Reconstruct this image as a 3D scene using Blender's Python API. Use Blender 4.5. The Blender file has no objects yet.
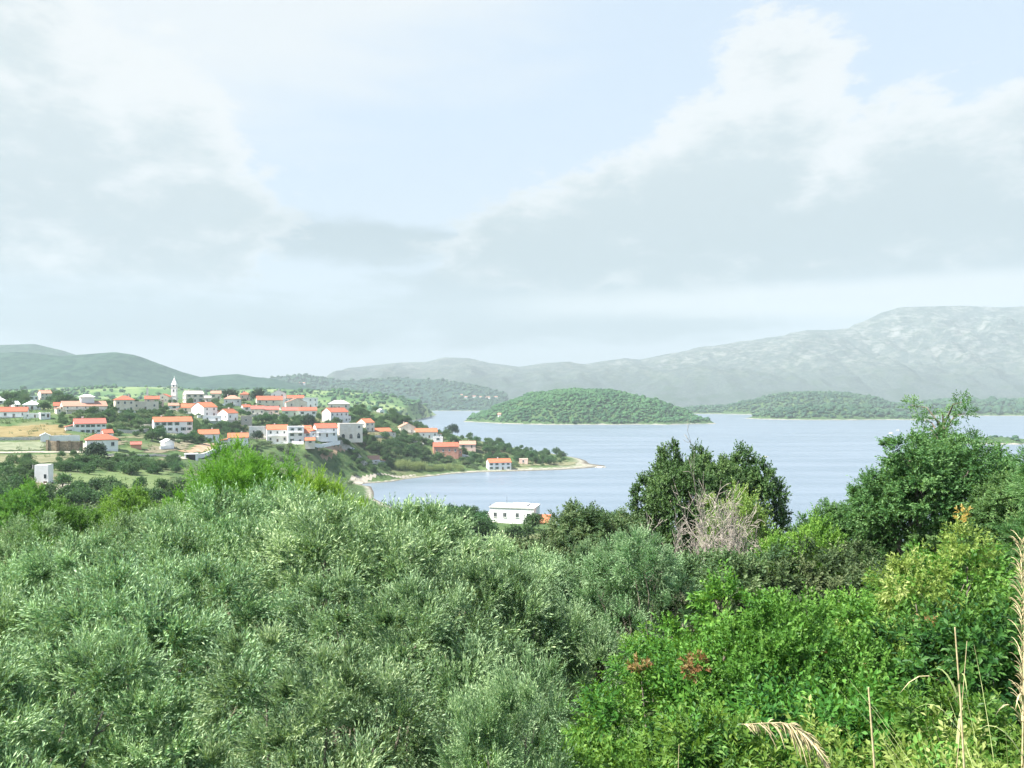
import bpy, math, random
import numpy as np
from mathutils import Vector

# ------------------------------------------------------------------ camera, world, sun, exposure
sc = bpy.context.scene
COL = sc.collection
R = math.radians
CAMZ, FPX, HOR = 54.0, 770.0, 397.0
EXPO = 1.7
cd = bpy.data.cameras.new('camera'); cam = bpy.data.objects.new('camera', cd); COL.objects.link(cam)
cam.location = (0, 0, CAMZ); cam.rotation_euler = (R(90), 0, 0)
cd.sensor_width = 36; cd.lens = FPX/1024*36; cd.shift_y = (HOR-384)/1024
cd.clip_start = 0.1; cd.clip_end = 30000
sc.camera = cam
sc.view_settings.view_transform = 'Standard'; sc.view_settings.look = 'None'
sc.view_settings.exposure = EXPO; sc.view_settings.gamma = 1; sc.view_settings.use_curve_mapping = False
sc.render.engine = 'CYCLES'
cy = sc.cycles
cy.use_denoising = True
try: cy.denoiser = 'OPENIMAGEDENOISE'
except Exception: pass
cy.max_bounces = 6; cy.diffuse_bounces = 3; cy.glossy_bounces = 2; cy.transmission_bounces = 4
cy.transparent_max_bounces = 4; cy.volume_bounces = 0; cy.use_adaptive_sampling = True; cy.adaptive_threshold = 0.02
cy.caustics_reflective = False; cy.caustics_refractive = False

SUN_EL, SUN_AZ = R(52), R(251)          # azimuth clockwise from +Y: behind the camera, from the left
sdir = Vector((math.sin(SUN_AZ)*math.cos(SUN_EL), math.cos(SUN_AZ)*math.cos(SUN_EL), math.sin(SUN_EL)))
sl = bpy.data.lights.new('sun', 'SUN'); sl.energy = 5.0; sl.angle = R(1.0); sl.color = (1, 0.955, 0.88)
so = bpy.data.objects.new('sun', sl); COL.objects.link(so); so.location = (0, 0, 3000)
so.rotation_euler = sdir.to_track_quat('Z', 'Y').to_euler()

class X:
    """tiny expression builder over Math nodes"""
    def __init__(s, nt, sock): s.nt, s.s = nt, sock
    def op(s, o, b=None, c=None):
        n = s.nt.nodes.new('ShaderNodeMath'); n.operation = o
        for i, v in enumerate((s, b, c)):
            if v is None: continue
            if isinstance(v, X): s.nt.links.new(v.s, n.inputs[i])
            else: n.inputs[i].default_value = v
        return X(s.nt, n.outputs[0])
    def __add__(s, b): return s.op('ADD', b)
    def __radd__(s, b): return s.op('ADD', b)
    def __sub__(s, b): return s.op('SUBTRACT', b)
    def __mul__(s, b): return s.op('MULTIPLY', b)
    def __rmul__(s, b): return s.op('MULTIPLY', b)
    def __truediv__(s, b): return s.op('DIVIDE', b)
    def rsub(s, a):
        n = s*(-1); return n + a
    def mx(s, b): return s.op('MAXIMUM', b)
    def mn(s, b): return s.op('MINIMUM', b)
    def sm(s, a, b, lo=0.0, hi=1.0):
        n = s.nt.nodes.new('ShaderNodeMapRange'); n.interpolation_type = 'SMOOTHSTEP'
        s.nt.links.new(s.s, n.inputs['Value'])
        for k, v in (('From Min', a), ('From Max', b), ('To Min', lo), ('To Max', hi)): n.inputs[k].default_value = v
        return X(s.nt, n.outputs[0])

def mixc(nt, f, a, b, mode='MIX'):
    n = nt.nodes.new('ShaderNodeMix'); n.data_type = 'RGBA'; n.blend_type = mode; n.clamp_factor = True
    fi, ai, bi = n.inputs['Factor'], [i for i in n.inputs if i.name == 'A' and i.type == 'RGBA'][0], [i for i in n.inputs if i.name == 'B' and i.type == 'RGBA'][0]
    for i, v in ((fi, f), (ai, a), (bi, b)):
        if isinstance(v, X): nt.links.new(v.s, i)
        elif hasattr(v, 'is_output'): nt.links.new(v, i)
        elif isinstance(v, (tuple, list)): i.default_value = (*v[:3], 1)
        else: i.default_value = v
    return [o for o in n.outputs if o.type == 'RGBA'][0]

def noise(nt, vec, scale, detail=4, rough=0.55, dist=0.0):
    n = nt.nodes.new('ShaderNodeTexNoise'); n.inputs['Scale'].default_value = scale
    n.inputs['Detail'].default_value = detail; n.inputs['Roughness'].default_value = rough; n.inputs['Distortion'].default_value = dist
    if vec is not None: nt.links.new(vec, n.inputs['Vector'])
    return X(nt, n.outputs['Fac'])

def mapping(nt, vec, scale=(1, 1, 1), loc=(0, 0, 0), rot=(0, 0, 0)):
    n = nt.nodes.new('ShaderNodeMapping'); nt.links.new(vec, n.inputs['Vector'])
    n.inputs['Scale'].default_value = scale; n.inputs['Location'].default_value = loc; n.inputs['Rotation'].default_value = rot
    return n.outputs[0]

def build_world():
    w = bpy.data.worlds.new('World'); sc.world = w; w.use_nodes = True
    nt = w.node_tree; nt.nodes.clear()
    out = nt.nodes.new('ShaderNodeOutputWorld'); bg = nt.nodes.new('ShaderNodeBackground')
    nt.links.new(bg.outputs[0], out.inputs[0]); bg.inputs['Strength'].default_value = 0.1
    sky = nt.nodes.new('ShaderNodeTexSky'); sky.sky_type = 'NISHITA'; sky.sun_disc = False
    sky.sun_elevation = SUN_EL; sky.sun_rotation = SUN_AZ; sky.air_density = 1.0; sky.dust_density = 1.0
    tc = nt.nodes.new('ShaderNodeTexCoord'); d = tc.outputs['Generated']
    sep = nt.nodes.new('ShaderNodeSeparateXYZ'); nt.links.new(d, sep.inputs[0])
    x, y, z = (X(nt, sep.outputs[i]) for i in range(3))
    u = x.op('ARCTAN2', y); v = z.mx(-0.99).mn(0.99).op('ARCSINE')
    K = 9.9/2**EXPO                         # colours below are what the photograph's sky measures, in display-linear light
    def c(r, g, b): return tuple(((a/255)**2.2)*K for a in (r, g, b))
    ns = mapping(nt, d, (1, 1, 2.2))
    n1 = noise(nt, ns, 4.2, 9, 0.56, 0.25); n2 = noise(nt, ns, 11.0, 8, 0.6, 0.1); n3 = noise(nt, mapping(nt, d, (1, 1, 5.5), (3, 1, 2)), 3.2, 8, 0.6, 0.3)
    n5 = noise(nt, ns, 34.0, 6, 0.65)
    wob = (n1-0.5)*1.7 + (n2-0.5)*1.3 + (n5-0.5)*0.9
    def uv(px, py): return math.atan((px-512)/FPX), math.atan((HOR-py)/math.hypot(FPX, px-512))
    def ell(px, py, rx, ry):
        a, b = uv(px, py)
        e = ((u-a)*(FPX/rx)).op('POWER', 2.0) + ((v-b)*(FPX/ry)).op('POWER', 2.0)
        return e.op('SQRT').rsub(1.0)
    def union(es):
        r = ell(*es[0])
        for e in es[1:]: r = r.mx(ell(*e))
        return r
    # clear sky, veiled with thin high cloud
    front = y.sm(-0.15, 0.5)*z.sm(0.45, 0.9).rsub(1.0)
    col = mixc(nt, front*0.80+0.13, sky.outputs[0], c(215, 232, 250))
    col = mixc(nt, v.sm(0.02, 0.42).rsub(1.0)*0.75, col, c(218, 231, 238))
    hi = (n3 + ell(330, -40, 470, 130)*0.7 + ell(-60, 0, 300, 180)*0.4).sm(0.22, 0.95)
    col = mixc(nt, hi*0.85, col, c(243, 247, 249))
    # general scatter of small cloud elsewhere, so that the sky is whole all round
    back = (n1*0.75 + n3*0.45).sm(0.60, 0.80) * y.sm(-0.1, 0.45).rsub(1.0)
    col = mixc(nt, back*0.4, col, c(225, 232, 238))
    # low stratus patches
    s2 = union([(390, 248, 150, 20), (480, 312, 150, 30), (590, 285, 200, 30), (120, 318, 330, 26), (640, 318, 120, 22)]) *0.9 + (n3-0.5)*2.6 + (n2-0.5)*1.6
    col = mixc(nt, s2.sm(-0.35, 0.5)*0.85, col, c(178, 195, 202))
    # cumulus masses: left bank, right heap
    for es, base, shade in (([(20, 180, 215, 190), (170, 130, 85, 70), (120, 225, 160, 75), (-150, 150, 300, 190)], 292, 0.9),
                            ([(785, 120, 78, 105), (740, 175, 120, 95), (940, 180, 170, 88), (700, 225, 200, 70), (570, 250, 150, 42), (860, 225, 300, 70), (1120, 190, 200, 110)], 288, 1.0)):
        s = union(es) + wob*0.7
        vb = uv(700, base)[1]
        m = s.sm(-0.03, 0.18) * (v + (n3-0.5)*0.035 - vb).sm(-0.022, 0.018)
        grey = (s*0.8 + (n2-0.5)*0.9 + (n1-0.5)*0.6 + (n5-0.5)*0.3 + (v-vb).sm(0.0, 0.22).rsub(1.0)*0.45).sm(0.15, 0.85) * shade
        tone = mixc(nt, grey, c(246, 249, 250), mixc(nt, (v-vb).sm(-0.01, 0.22), c(184, 200, 206), c(211, 224, 228)))
        col = mixc(nt, m*0.93, col, tone)
    # bright cloud strip under the right heap, resting on the mountain
    st = ell(900, 296, 380, 20) + (n3-0.5)*1.1
    col = mixc(nt, st.sm(-0.1, 0.6)*0.85, col, c(240, 246, 247))
    nt.links.new(col, bg.inputs['Color'])
build_world()

# ------------------------------------------------------------------ helpers
rng = np.random.default_rng(7); random.seed(7)
MAT = {}
def new_mat(name):
    m = bpy.data.materials.new(name); m.use_nodes = True; nt = m.node_tree; nt.nodes.clear()
    o = nt.nodes.new('ShaderNodeOutputMaterial'); MAT[name] = m
    return m, nt, o
def pos(nt):
    return nt.nodes.new('ShaderNodeNewGeometry').outputs['Position']
def objco(nt):
    return nt.nodes.new('ShaderNodeTexCoord').outputs['Object']
def principled(nt, o, col, rough=0.8, spec=0.3, bump=None, bstr=0.3, bdist=0.1):
    p = nt.nodes.new('ShaderNodeBsdfPrincipled')
    if isinstance(col, (tuple, list)): p.inputs['Base Color'].default_value = (*col[:3], 1)
    else: nt.links.new(col, p.inputs['Base Color'])
    p.inputs['Roughness'].default_value = rough; p.inputs['Specular IOR Level'].default_value = spec
    if bump is not None:
        b = nt.nodes.new('ShaderNodeBump'); b.inputs['Strength'].default_value = bstr; b.inputs['Distance'].default_value = bdist
        nt.links.new(bump.s, b.inputs['Height']); nt.links.new(b.outputs[0], p.inputs['Normal'])
    nt.links.new(p.outputs[0], o.inputs[0]); return p

def mesh_np(name, V, F, mats, tint=None, mi=None, smooth=False, tri=None):
    """V (n,3), F (m,4) quads, tri (k,3) triangles"""
    V = np.asarray(V, np.float32); me = bpy.data.meshes.new(name)
    F = np.zeros((0, 4), np.int32) if F is None else np.asarray(F, np.int32)
    tri = np.zeros((0, 3), np.int32) if tri is None else np.asarray(tri, np.int32)
    me.vertices.add(len(V)); me.vertices.foreach_set('co', V.ravel())
    loops = np.concatenate([F.ravel(), tri.ravel()]).astype(np.int32)
    me.loops.add(len(loops)); me.loops.foreach_set('vertex_index', loops)
    tot = np.concatenate([np.full(len(F), 4), np.full(len(tri), 3)]).astype(np.int32)
    st = np.concatenate([[0], np.cumsum(tot)[:-1]]).astype(np.int32)
    me.polygons.add(len(tot)); me.polygons.foreach_set('loop_start', st); me.polygons.foreach_set('loop_total', tot)
    if mi is not None: me.polygons.foreach_set('material_index', np.asarray(mi, np.int32))
    me.polygons.foreach_set('use_smooth', np.full(len(tot), bool(smooth)))
    for m in (mats if isinstance(mats, (list, tuple)) else [mats]): me.materials.append(m)
    me.update(calc_edges=True)
    if tint is not None:
        a = me.attributes.new('tint', 'FLOAT', 'POINT'); a.data.foreach_set('value', np.asarray(tint, np.float32))
    return me
def obj(name, me, parent=None, loc=(0, 0, 0), rz=0, sca=1, kind=None):
    o = bpy.data.objects.new(name, me); COL.objects.link(o); o.location = loc; o.rotation_euler = (0, 0, rz)
    o.scale = (sca,)*3 if not isinstance(sca, (tuple, list)) else sca
    if parent: o.parent = parent
    if kind: o['kind'] = kind
    return o
def tag(o, label, cat, group=None):
    o['label'] = label; o['category'] = cat; o['kind'] = 'thing'
    if group: o['group'] = group
    return o
def copy_tree(o, parent=None):
    c = o.copy(); COL.objects.link(c)
    if parent: c.parent = parent
    for ch in o.children: copy_tree(ch, c)
    return c

class MB:
    """collects quads and triangles with a material index"""
    def __init__(s): s.v, s.q, s.t, s.qm, s.tm, s.n = [], [], [], [], [], 0
    def add(s, V, Q=(), T=(), m=0):
        V = np.asarray(V, float); s.v.append(V)
        if len(Q): s.q.append(np.asarray(Q)+s.n); s.qm += [m]*len(Q)
        if len(T): s.t.append(np.asarray(T)+s.n); s.tm += [m]*len(T)
        s.n += len(V)
    def box(s, x0, x1, y0, y1, z0, z1, m=0):
        V = [(x, y, z) for z in (z0, z1) for x, y in ((x0, y0), (x1, y0), (x1, y1), (x0, y1))]
        s.add(V, [(3, 2, 1, 0), (4, 5, 6, 7), (0, 1, 5, 4), (1, 2, 6, 5), (2, 3, 7, 6), (3, 0, 4, 7)], m=m)
    def tube(s, P, Rr, n=6, m=0, cap=True):
        P = np.asarray(P, float); k = len(P); V = []
        T = np.gradient(P, axis=0); T /= np.linalg.norm(T, axis=1, keepdims=True)+1e-9
        for i in range(k):
            t = T[i]; a = np.cross(t, (0, 0, 1) if abs(t[2]) < 0.9 else (1, 0, 0)); a /= np.linalg.norm(a); b = np.cross(t, a)
            for j in range(n):
                w = 2*math.pi*j/n; V.append(P[i] + Rr[i]*(a*math.cos(w)+b*math.sin(w)))
        Q = [(i*n+j, i*n+(j+1) % n, (i+1)*n+(j+1) % n, (i+1)*n+j) for i in range(k-1) for j in range(n)]
        s.add(V, Q, m=m)
        if cap:
            V2 = V[-n:] + [P[-1]]; s.add(V2, T=[(j, (j+1) % n, n) for j in range(n)], m=m)
    def mesh(s, name, mats, smooth=False):
        V = np.concatenate(s.v); F = np.concatenate(s.q) if s.q else None; T = np.concatenate(s.t) if s.t else None
        return mesh_np(name, V, F, mats, mi=s.qm+s.tm, smooth=smooth, tri=T)

# value noise
_perm = np.random.default_rng(3).random((256, 256))
def vnoise(x, y):
    xi, yi = np.floor(x).astype(int), np.floor(y).astype(int); fx, fy = x-xi, y-yi
    fx, fy = fx*fx*(3-2*fx), fy*fy*(3-2*fy)
    g = lambda a, b: _perm[a % 256, b % 256]
    return (g(xi, yi)*(1-fx)+g(xi+1, yi)*fx)*(1-fy) + (g(xi, yi+1)*(1-fx)+g(xi+1, yi+1)*fx)*fy
def fbm(x, y, o=5, gain=0.5, ridge=False):
    s = 0; a = 1; t = 0
    for i in range(o):
        n = vnoise(x*2**i+i*17.3, y*2**i+i*9.1)
        if ridge: n = 1-np.abs(2*n-1)
        s = s+a*n; t += a; a *= gain
    return s/t

def P(px, py, d): return ((px-512)/FPX*d, d, CAMZ-(py-HOR)/FPX*d)

# ------------------------------------------------------------------ materials
def mat_plain(name, colA, colB, scale=3, rough=0.85, bump=0.0, spec=0.25, detail=5, lo=0.35, hi=0.65):
    m, nt, o = new_mat(name); v = objco(nt); n = noise(nt, v, scale, detail, 0.6)
    col = mixc(nt, n.sm(lo, hi), colA, colB)
    principled(nt, o, col, rough, spec, n if bump else None, bump, 0.05)
    return m
def mat_leaf(name, cols, back=None, trans=0.35, rough=0.55, spec=0.25, var=0.25, tcol=None):
    """cols: dark, mid, light leaf colours spread over the per-leaf tint"""
    m, nt, o = new_mat(name)
    at = nt.nodes.new('ShaderNodeAttribute'); at.attribute_name = 'tint'
    r = nt.nodes.new('ShaderNodeValToRGB'); nt.links.new(at.outputs['Fac'], r.inputs[0])
    e = r.color_ramp.elements
    while len(e) < len(cols): e.new(0.5)
    for i, c in enumerate(cols):
        e[i].position = i/(len(cols)-1); e[i].color = (*c, 1)
    oi = nt.nodes.new('ShaderNodeObjectInfo'); rv = X(nt, oi.outputs['Random'])
    hs = nt.nodes.new('ShaderNodeHueSaturation'); nt.links.new(r.outputs[0], hs.inputs['Color'])
    nt.links.new((rv*var+(1-var/2)).s, hs.inputs['Value']); nt.links.new((rv.op('MULTIPLY', 7.31).op('FRACT')*(0.02+var*0.06)+(0.49-var*0.03)).s, hs.inputs['Hue'])
    col = hs.outputs[0]
    if back:
        bf = X(nt, nt.nodes.new('ShaderNodeNewGeometry').outputs['Backfacing'])
        col = mixc(nt, bf, col, back)
    p = nt.nodes.new('ShaderNodeBsdfPrincipled'); nt.links.new(col, p.inputs['Base Color'])
    p.inputs['Roughness'].default_value = rough; p.inputs['Specular IOR Level'].default_value = spec
    t = nt.nodes.new('ShaderNodeBsdfTranslucent')
    tc = mixc(nt, 0.55, col, tcol or (cols[-1][0]*1.2, cols[-1][1]*1.3, cols[-1][2]*0.5))
    nt.links.new(tc, t.inputs['Color'])
    mx = nt.nodes.new('ShaderNodeMixShader'); mx.inputs[0].default_value = trans
    nt.links.new(p.outputs[0], mx.inputs[1]); nt.links.new(t.outputs[0], mx.inputs[2]); nt.links.new(mx.outputs[0], o.inputs[0])
    return m

M = {}
M['olive'] = mat_leaf('olive_leaf', [(0.016, 0.052, 0.018), (0.085, 0.178, 0.066), (0.37, 0.50, 0.255)], back=(0.22, 0.33, 0.18), trans=0.18, rough=0.5, spec=0.3, var=0.5)
M['oak'] = mat_leaf('oak_leaf', [(0.04, 0.10, 0.03), (0.085, 0.18, 0.055), (0.17, 0.28, 0.10)], trans=0.33, var=0.15)
M['darkoak'] = mat_leaf('dark_oak_leaf', [(0.03, 0.075, 0.024), (0.058, 0.125, 0.038), (0.11, 0.19, 0.06)], trans=0.22, var=0.1)
M['pine'] = mat_leaf('pine_needle', [(0.045, 0.14, 0.018), (0.09, 0.24, 0.028), (0.17, 0.35, 0.05)], trans=0.35, rough=0.5, var=0.1)
M['limeshrub'] = mat_leaf('lime_leaf', [(0.10, 0.2, 0.025), (0.17, 0.3, 0.04), (0.26, 0.4, 0.07)], trans=0.4, var=0.1)
M['mastic'] = mat_leaf('mastic_leaf', [(0.035, 0.11, 0.018), (0.085, 0.195, 0.03), (0.19, 0.30, 0.06)], trans=0.38, rough=0.5, spec=0.3, var=0.34)
M['deepgreen'] = mat_leaf('deep_green_leaf', [(0.016, 0.06, 0.014), (0.045, 0.125, 0.022), (0.11, 0.21, 0.04)], trans=0.28, var=0.3)
M['bright'] = mat_leaf('bright_leaf', [(0.045, 0.13, 0.02), (0.10, 0.23, 0.035), (0.19, 0.33, 0.06)], trans=0.32, var=0.34)
M['emerald'] = mat_leaf('emerald_leaf', [(0.035, 0.13, 0.022), (0.07, 0.21, 0.03), (0.14, 0.30, 0.055)], trans=0.3, var=0.34)
M['yellowish'] = mat_leaf('yellowish_leaf', [(0.08, 0.16, 0.03), (0.18, 0.28, 0.06), (0.36, 0.43, 0.16)], trans=0.4, var=0.34)
M['redleaf'] = mat_leaf('red_leaf', [(0.12, 0.065, 0.03), (0.19, 0.10, 0.04), (0.24, 0.19, 0.07)], trans=0.35, var=0.1)
M['orangeleaf'] = mat_leaf('orange_leaf', [(0.30, 0.20, 0.05), (0.42, 0.30, 0.07), (0.45, 0.38, 0.14)], trans=0.4, var=0.1)
M['scrub'] = mat_leaf('scrub_leaf', [(0.04, 0.085, 0.035), (0.075, 0.135, 0.05), (0.14, 0.19, 0.085)], trans=0.25, var=0.3)
M['village'] = mat_leaf('village_leaf', [(0.03, 0.078, 0.03), (0.052, 0.118, 0.042), (0.085, 0.165, 0.06)], trans=0.3, var=0.45)
M['villagepale'] = mat_leaf('pale_leaf', [(0.07, 0.12, 0.055), (0.11, 0.17, 0.075), (0.17, 0.23, 0.11)], trans=0.25, var=0.35)
M['villagedark'] = mat_leaf('cypress_leaf', [(0.012, 0.036, 0.018), (0.022, 0.055, 0.024), (0.035, 0.075, 0.03)], trans=0.15, var=0.2)
M['reed'] = mat_leaf('reed_leaf', [(0.16, 0.22, 0.08), (0.24, 0.3, 0.12), (0.33, 0.36, 0.18)], trans=0.3, var=0.15)
M['grass'] = mat_leaf('grass_blade', [(0.06, 0.12, 0.025), (0.12, 0.19, 0.045), (0.24, 0.27, 0.10)], trans=0.35, var=0.1)
M['straw'] = mat_plain('dry_straw', (0.36, 0.29, 0.16), (0.50, 0.42, 0.25), 30, 0.7)
M['farwood'] = mat_leaf('hazed_woodland_leaf', [(0.018, 0.052, 0.032), (0.034, 0.078, 0.044), (0.055, 0.105, 0.055)], trans=0.0, rough=0.8, spec=0.1, var=0.05)  # woodland green turned greyer and bluer, distance haze held in the colour
M['bark'] = mat_plain('bark', (0.12, 0.10, 0.08), (0.24, 0.21, 0.17), 14, 0.9, 0.5)
M['palebark'] = mat_plain('pale_bark', (0.13, 0.115, 0.085), (0.23, 0.205, 0.16), 14, 0.9, 0.4)
M['deadwood'] = mat_plain('dead_wood', (0.25, 0.22, 0.18), (0.39, 0.35, 0.30), 10, 0.9)
M['woodland'] = mat_leaf('woodland_leaf', [(0.022, 0.068, 0.028), (0.036, 0.092, 0.036), (0.056, 0.122, 0.045)], trans=0.0, rough=0.8, spec=0.1, var=0.05)

M['white'] = mat_plain('white_render', (0.74, 0.73, 0.70), (0.82, 0.81, 0.79), 0.5, 0.85, lo=0.3, hi=0.6)
M['cream'] = mat_plain('cream_render', (0.64, 0.57, 0.46), (0.72, 0.66, 0.56), 0.5, 0.85)
M['pink'] = mat_plain('pink_render', (0.66, 0.46, 0.38), (0.72, 0.54, 0.45), 0.5, 0.85)
M['greyrender'] = mat_plain('grey_render', (0.52, 0.53, 0.51), (0.62, 0.63, 0.61), 0.6, 0.85)
M['greenrender'] = mat_plain('green_render', (0.5, 0.57, 0.46), (0.58, 0.64, 0.53), 0.6, 0.85)
M['terracotta'] = mat_plain('terracotta_render', (0.54, 0.24, 0.17), (0.60, 0.31, 0.23), 0.6, 0.85)
def mat_stone(name, a, b, sx=0.9):
    m, nt, o = new_mat(name); v = objco(nt)
    vo = nt.nodes.new('ShaderNodeTexVoronoi'); vo.inputs['Scale'].default_value = 1.0; nt.links.new(mapping(nt, v, (sx, sx, sx*1.8)), vo.inputs['Vector'])
    vd = nt.nodes.new('ShaderNodeTexVoronoi'); vd.feature = 'DISTANCE_TO_EDGE'; vd.inputs['Scale'].default_value = 1.0; nt.links.new(mapping(nt, v, (sx, sx, sx*1.8)), vd.inputs['Vector'])
    s = nt.nodes.new('ShaderNodeSeparateColor'); nt.links.new(vo.outputs['Color'], s.inputs[0])
    col = mixc(nt, X(nt, s.outputs[0]), a, b); jt = X(nt, vd.outputs['Distance']).sm(0.0, 0.06)
    col = mixc(nt, jt, tuple(c*0.55 for c in a), col)
    principled(nt, o, col, 0.9, 0.2, jt, 0.4, 0.08); return m
M['stone'] = mat_stone('limestone_wall', (0.36, 0.34, 0.28), (0.56, 0.53, 0.46), 2.2)
M['brownstone'] = mat_stone('brown_stone', (0.20, 0.155, 0.10), (0.36, 0.29, 0.20), 1.4)
M['palestone'] = mat_stone('pale_stone', (0.48, 0.46, 0.41), (0.66, 0.64, 0.58), 1.6)
def mat_tiles(name, a, b, dirt):
    m, nt, o = new_mat(name); v = objco(nt)
    w = nt.nodes.new('ShaderNodeTexWave'); w.wave_type = 'BANDS'; w.bands_direction = 'X'; w.inputs['Scale'].default_value = 1.1; w.inputs['Distortion'].default_value = 0.3
    nt.links.new(v, w.inputs['Vector']); wf = X(nt, w.outputs['Fac'])
    n = noise(nt, v, 0.7, 5, 0.6); n2 = noise(nt, v, 4.0, 3, 0.6)
    col = mixc(nt, n2.sm(0.3, 0.7), a, b); col = mixc(nt, n.sm(0.55, 0.8)*0.6, col, dirt)
    principled(nt, o, col, 0.85, 0.2, wf, 0.5, 0.12); return m
M['orange'] = mat_tiles('orange_tiles', (0.40, 0.125, 0.060), (0.47, 0.175, 0.095), (0.29, 0.13, 0.085))
M['red'] = mat_tiles('red_tiles', (0.36, 0.095, 0.055), (0.42, 0.14, 0.085), (0.27, 0.115, 0.085))
M['darkred'] = mat_tiles('dark_red_tiles', (0.34, 0.11, 0.085), (0.43, 0.15, 0.115), (0.28, 0.15, 0.13))
M['faded'] = mat_tiles('faded_tiles', (0.38, 0.19, 0.13), (0.45, 0.26, 0.19), (0.31, 0.24, 0.19))
M['greytile'] = mat_tiles('grey_tiles', (0.40, 0.36, 0.32), (0.50, 0.46, 0.41), (0.33, 0.31, 0.28))
M['whitetile'] = mat_tiles('white_tiles', (0.66, 0.67, 0.68), (0.75, 0.76, 0.77), (0.55, 0.56, 0.56))
m_, nt_, o_ = new_mat('window_glass'); principled(nt_, o_, (0.03, 0.04, 0.05), 0.12, 0.6); M['glass'] = m_
M['frame'] = mat_plain('window_frame', (0.55, 0.56, 0.53), (0.62, 0.62, 0.6), 3, 0.6)
M['shutter'] = mat_plain('green_shutter', (0.06, 0.12, 0.09), (0.09, 0.16, 0.12), 3, 0.6)
M['door'] = mat_plain('door_wood', (0.10, 0.07, 0.05), (0.16, 0.11, 0.08), 6, 0.6)
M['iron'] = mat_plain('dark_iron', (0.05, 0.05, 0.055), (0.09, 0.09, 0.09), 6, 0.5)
M['concrete'] = mat_plain('concrete', (0.46, 0.45, 0.42), (0.58, 0.57, 0.54), 1.2, 0.9, 0.2)
M['paleroad'] = mat_plain('pale_gravel', (0.27, 0.25, 0.19), (0.37, 0.345, 0.28), 0.8, 0.95, 0.2)

# ------------------------------------------------------------------ terrain
def mat_ground():
    m, nt, o = new_mat('hillside_ground'); v = pos(nt)
    n1 = noise(nt, v, 0.03, 6, 0.6); n2 = noise(nt, v, 0.25, 5, 0.6); n3 = noise(nt, mapping(nt, v, (1, 1, 1), (50, 20, 0)), 0.012, 4, 0.55)
    col = mixc(nt, n2.sm(0.35, 0.65), (0.045, 0.088, 0.03), (0.085, 0.128, 0.048))
    col = mixc(nt, n1.sm(0.50, 0.66)*0.7, col, (0.17, 0.165, 0.09))
    col = mixc(nt, n3.sm(0.55, 0.68)*0.6, col, (0.20, 0.15, 0.10))
    sp = nt.nodes.new('ShaderNodeSeparateXYZ'); nt.links.new(v, sp.inputs[0]); z = X(nt, sp.outputs[2])
    zz = z + (n2-0.5)*2.2
    col = mixc(nt, zz.sm(0.2, 1.1).rsub(1.0), col, mixc(nt, noise(nt, v, 0.6, 5, 0.65).sm(0.35, 0.65), (0.22, 0.205, 0.165), (0.38, 0.355, 0.30)))
    col = mixc(nt, (z + (n2-0.5)*0.5).sm(0.1, 0.45).rsub(1.0), col, (0.10, 0.09, 0.07))
    principled(nt, o, col, 0.95, 0.1, n2, 0.5, 0.5); return m
M['ground'] = mat_ground()

CTRL = [(0,-60,60),(-60,-60,58),(60,-60,63),(0,-20,53.2),(-40,-20,52),(40,-20,55),(0,0,52.3),(-15,0,51.2),(15,0,52.9),(0,4,50.2),(-8,6,48.4),(0,7,48.4),(8,6,49.6),
 (0,12,47.0),(-12,12,46.6),(12,12,47.8),(0,20,45.4),(-16,22,45),(15,22,46),(0,32,43.5),(-25,32,43),(22,32,44.4),(0,50,40.3),(-38,50,40.5),(38,50,42.5),
 (0,80,35.5),(-60,80,39),(65,80,37),(0,120,30),(-85,110,37.5),(70,120,28),(-30,160,27),(80,160,17),(180,60,46),(200,120,28),(220,190,6),(-150,60,46),(-160,120,42),(-260,60,50),(-300,150,42),
 (0,200,21.2),(35,200,19.5),(0,250,12),(60,250,6),(-40,290,9)]
for x, y in ((-84,468),(-74,410),(-52,362),(-15,332),(30,316),(80,300),(150,275),(250,240),(400,200),(600,150)): CTRL.append((x, y, 0.0))
for x, y in ((-45,425),(-20,385),(30,360),(90,340),(170,315),(280,290),(450,260),(-50,480),(0,500),(60,540),(110,600),(130,450),(300,450),(500,500)): CTRL.append((x, y, -4.0))
for p, q in ((365,483),(400,480),(425,477),(450,474),(475,472.5),(500,471.5),(530,471),(560,470),(585,468.5)):
    d = CAMZ*FPX/(q-HOR); CTRL.append(((p-512)/FPX*d, d, 0.0))
for x, y in ((68,594),(76,603),(64,622),(42,720),(-5,800),(-85,880),(-190,960),(-340,1050),(-600,1150),(-950,1250)): CTRL.append((x, y, 0.0))
for x, y in ((120,700),(60,830),(-30,950),(-150,1060),(-320,1170),(-600,1280),(-950,1400),(300,700)): CTRL.append((x, y, -5.0))
PIX = [(0,505,150),(45,482,190),(100,490,190),(170,492,190),(20,455,300),(0,430,385),(70,430,370),(100,462,290),(150,470,275),(160,457,335),(220,452,400),(300,472,430),(340,457,490),(380,470,500),
 (150,427,440),(240,432,500),(150,409,530),(173,403,627),(220,411,585),(270,406,665),(320,417,605),(385,431,560),(430,440,622),(430,457,572),(470,458,595),(500,469,562),(530,460,612),(570,463,622),
 (400,416,665),(440,433,685),(480,441,690),(520,450,680),(560,458,652),(330,474,478),(250,470,390),(0,402,560),(-100,440,330),(-100,415,480),(80,402,600),(10,470,230),(300,455,470)]
def FX(px): return float(np.interp(px, [0, 120, 270, 395, 450, 480, 490, 600], [1, 1, 1.33, 1.28, 1.25, 1.2, 1.03, 1.04]))
for p, q, d in PIX: CTRL.append(P(p, q, d))
CTRL += [(-500,700,52),(-700,500,50),(-900,900,40),(-350,800,44),(-900,300,60),(-500,250,50)]

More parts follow.
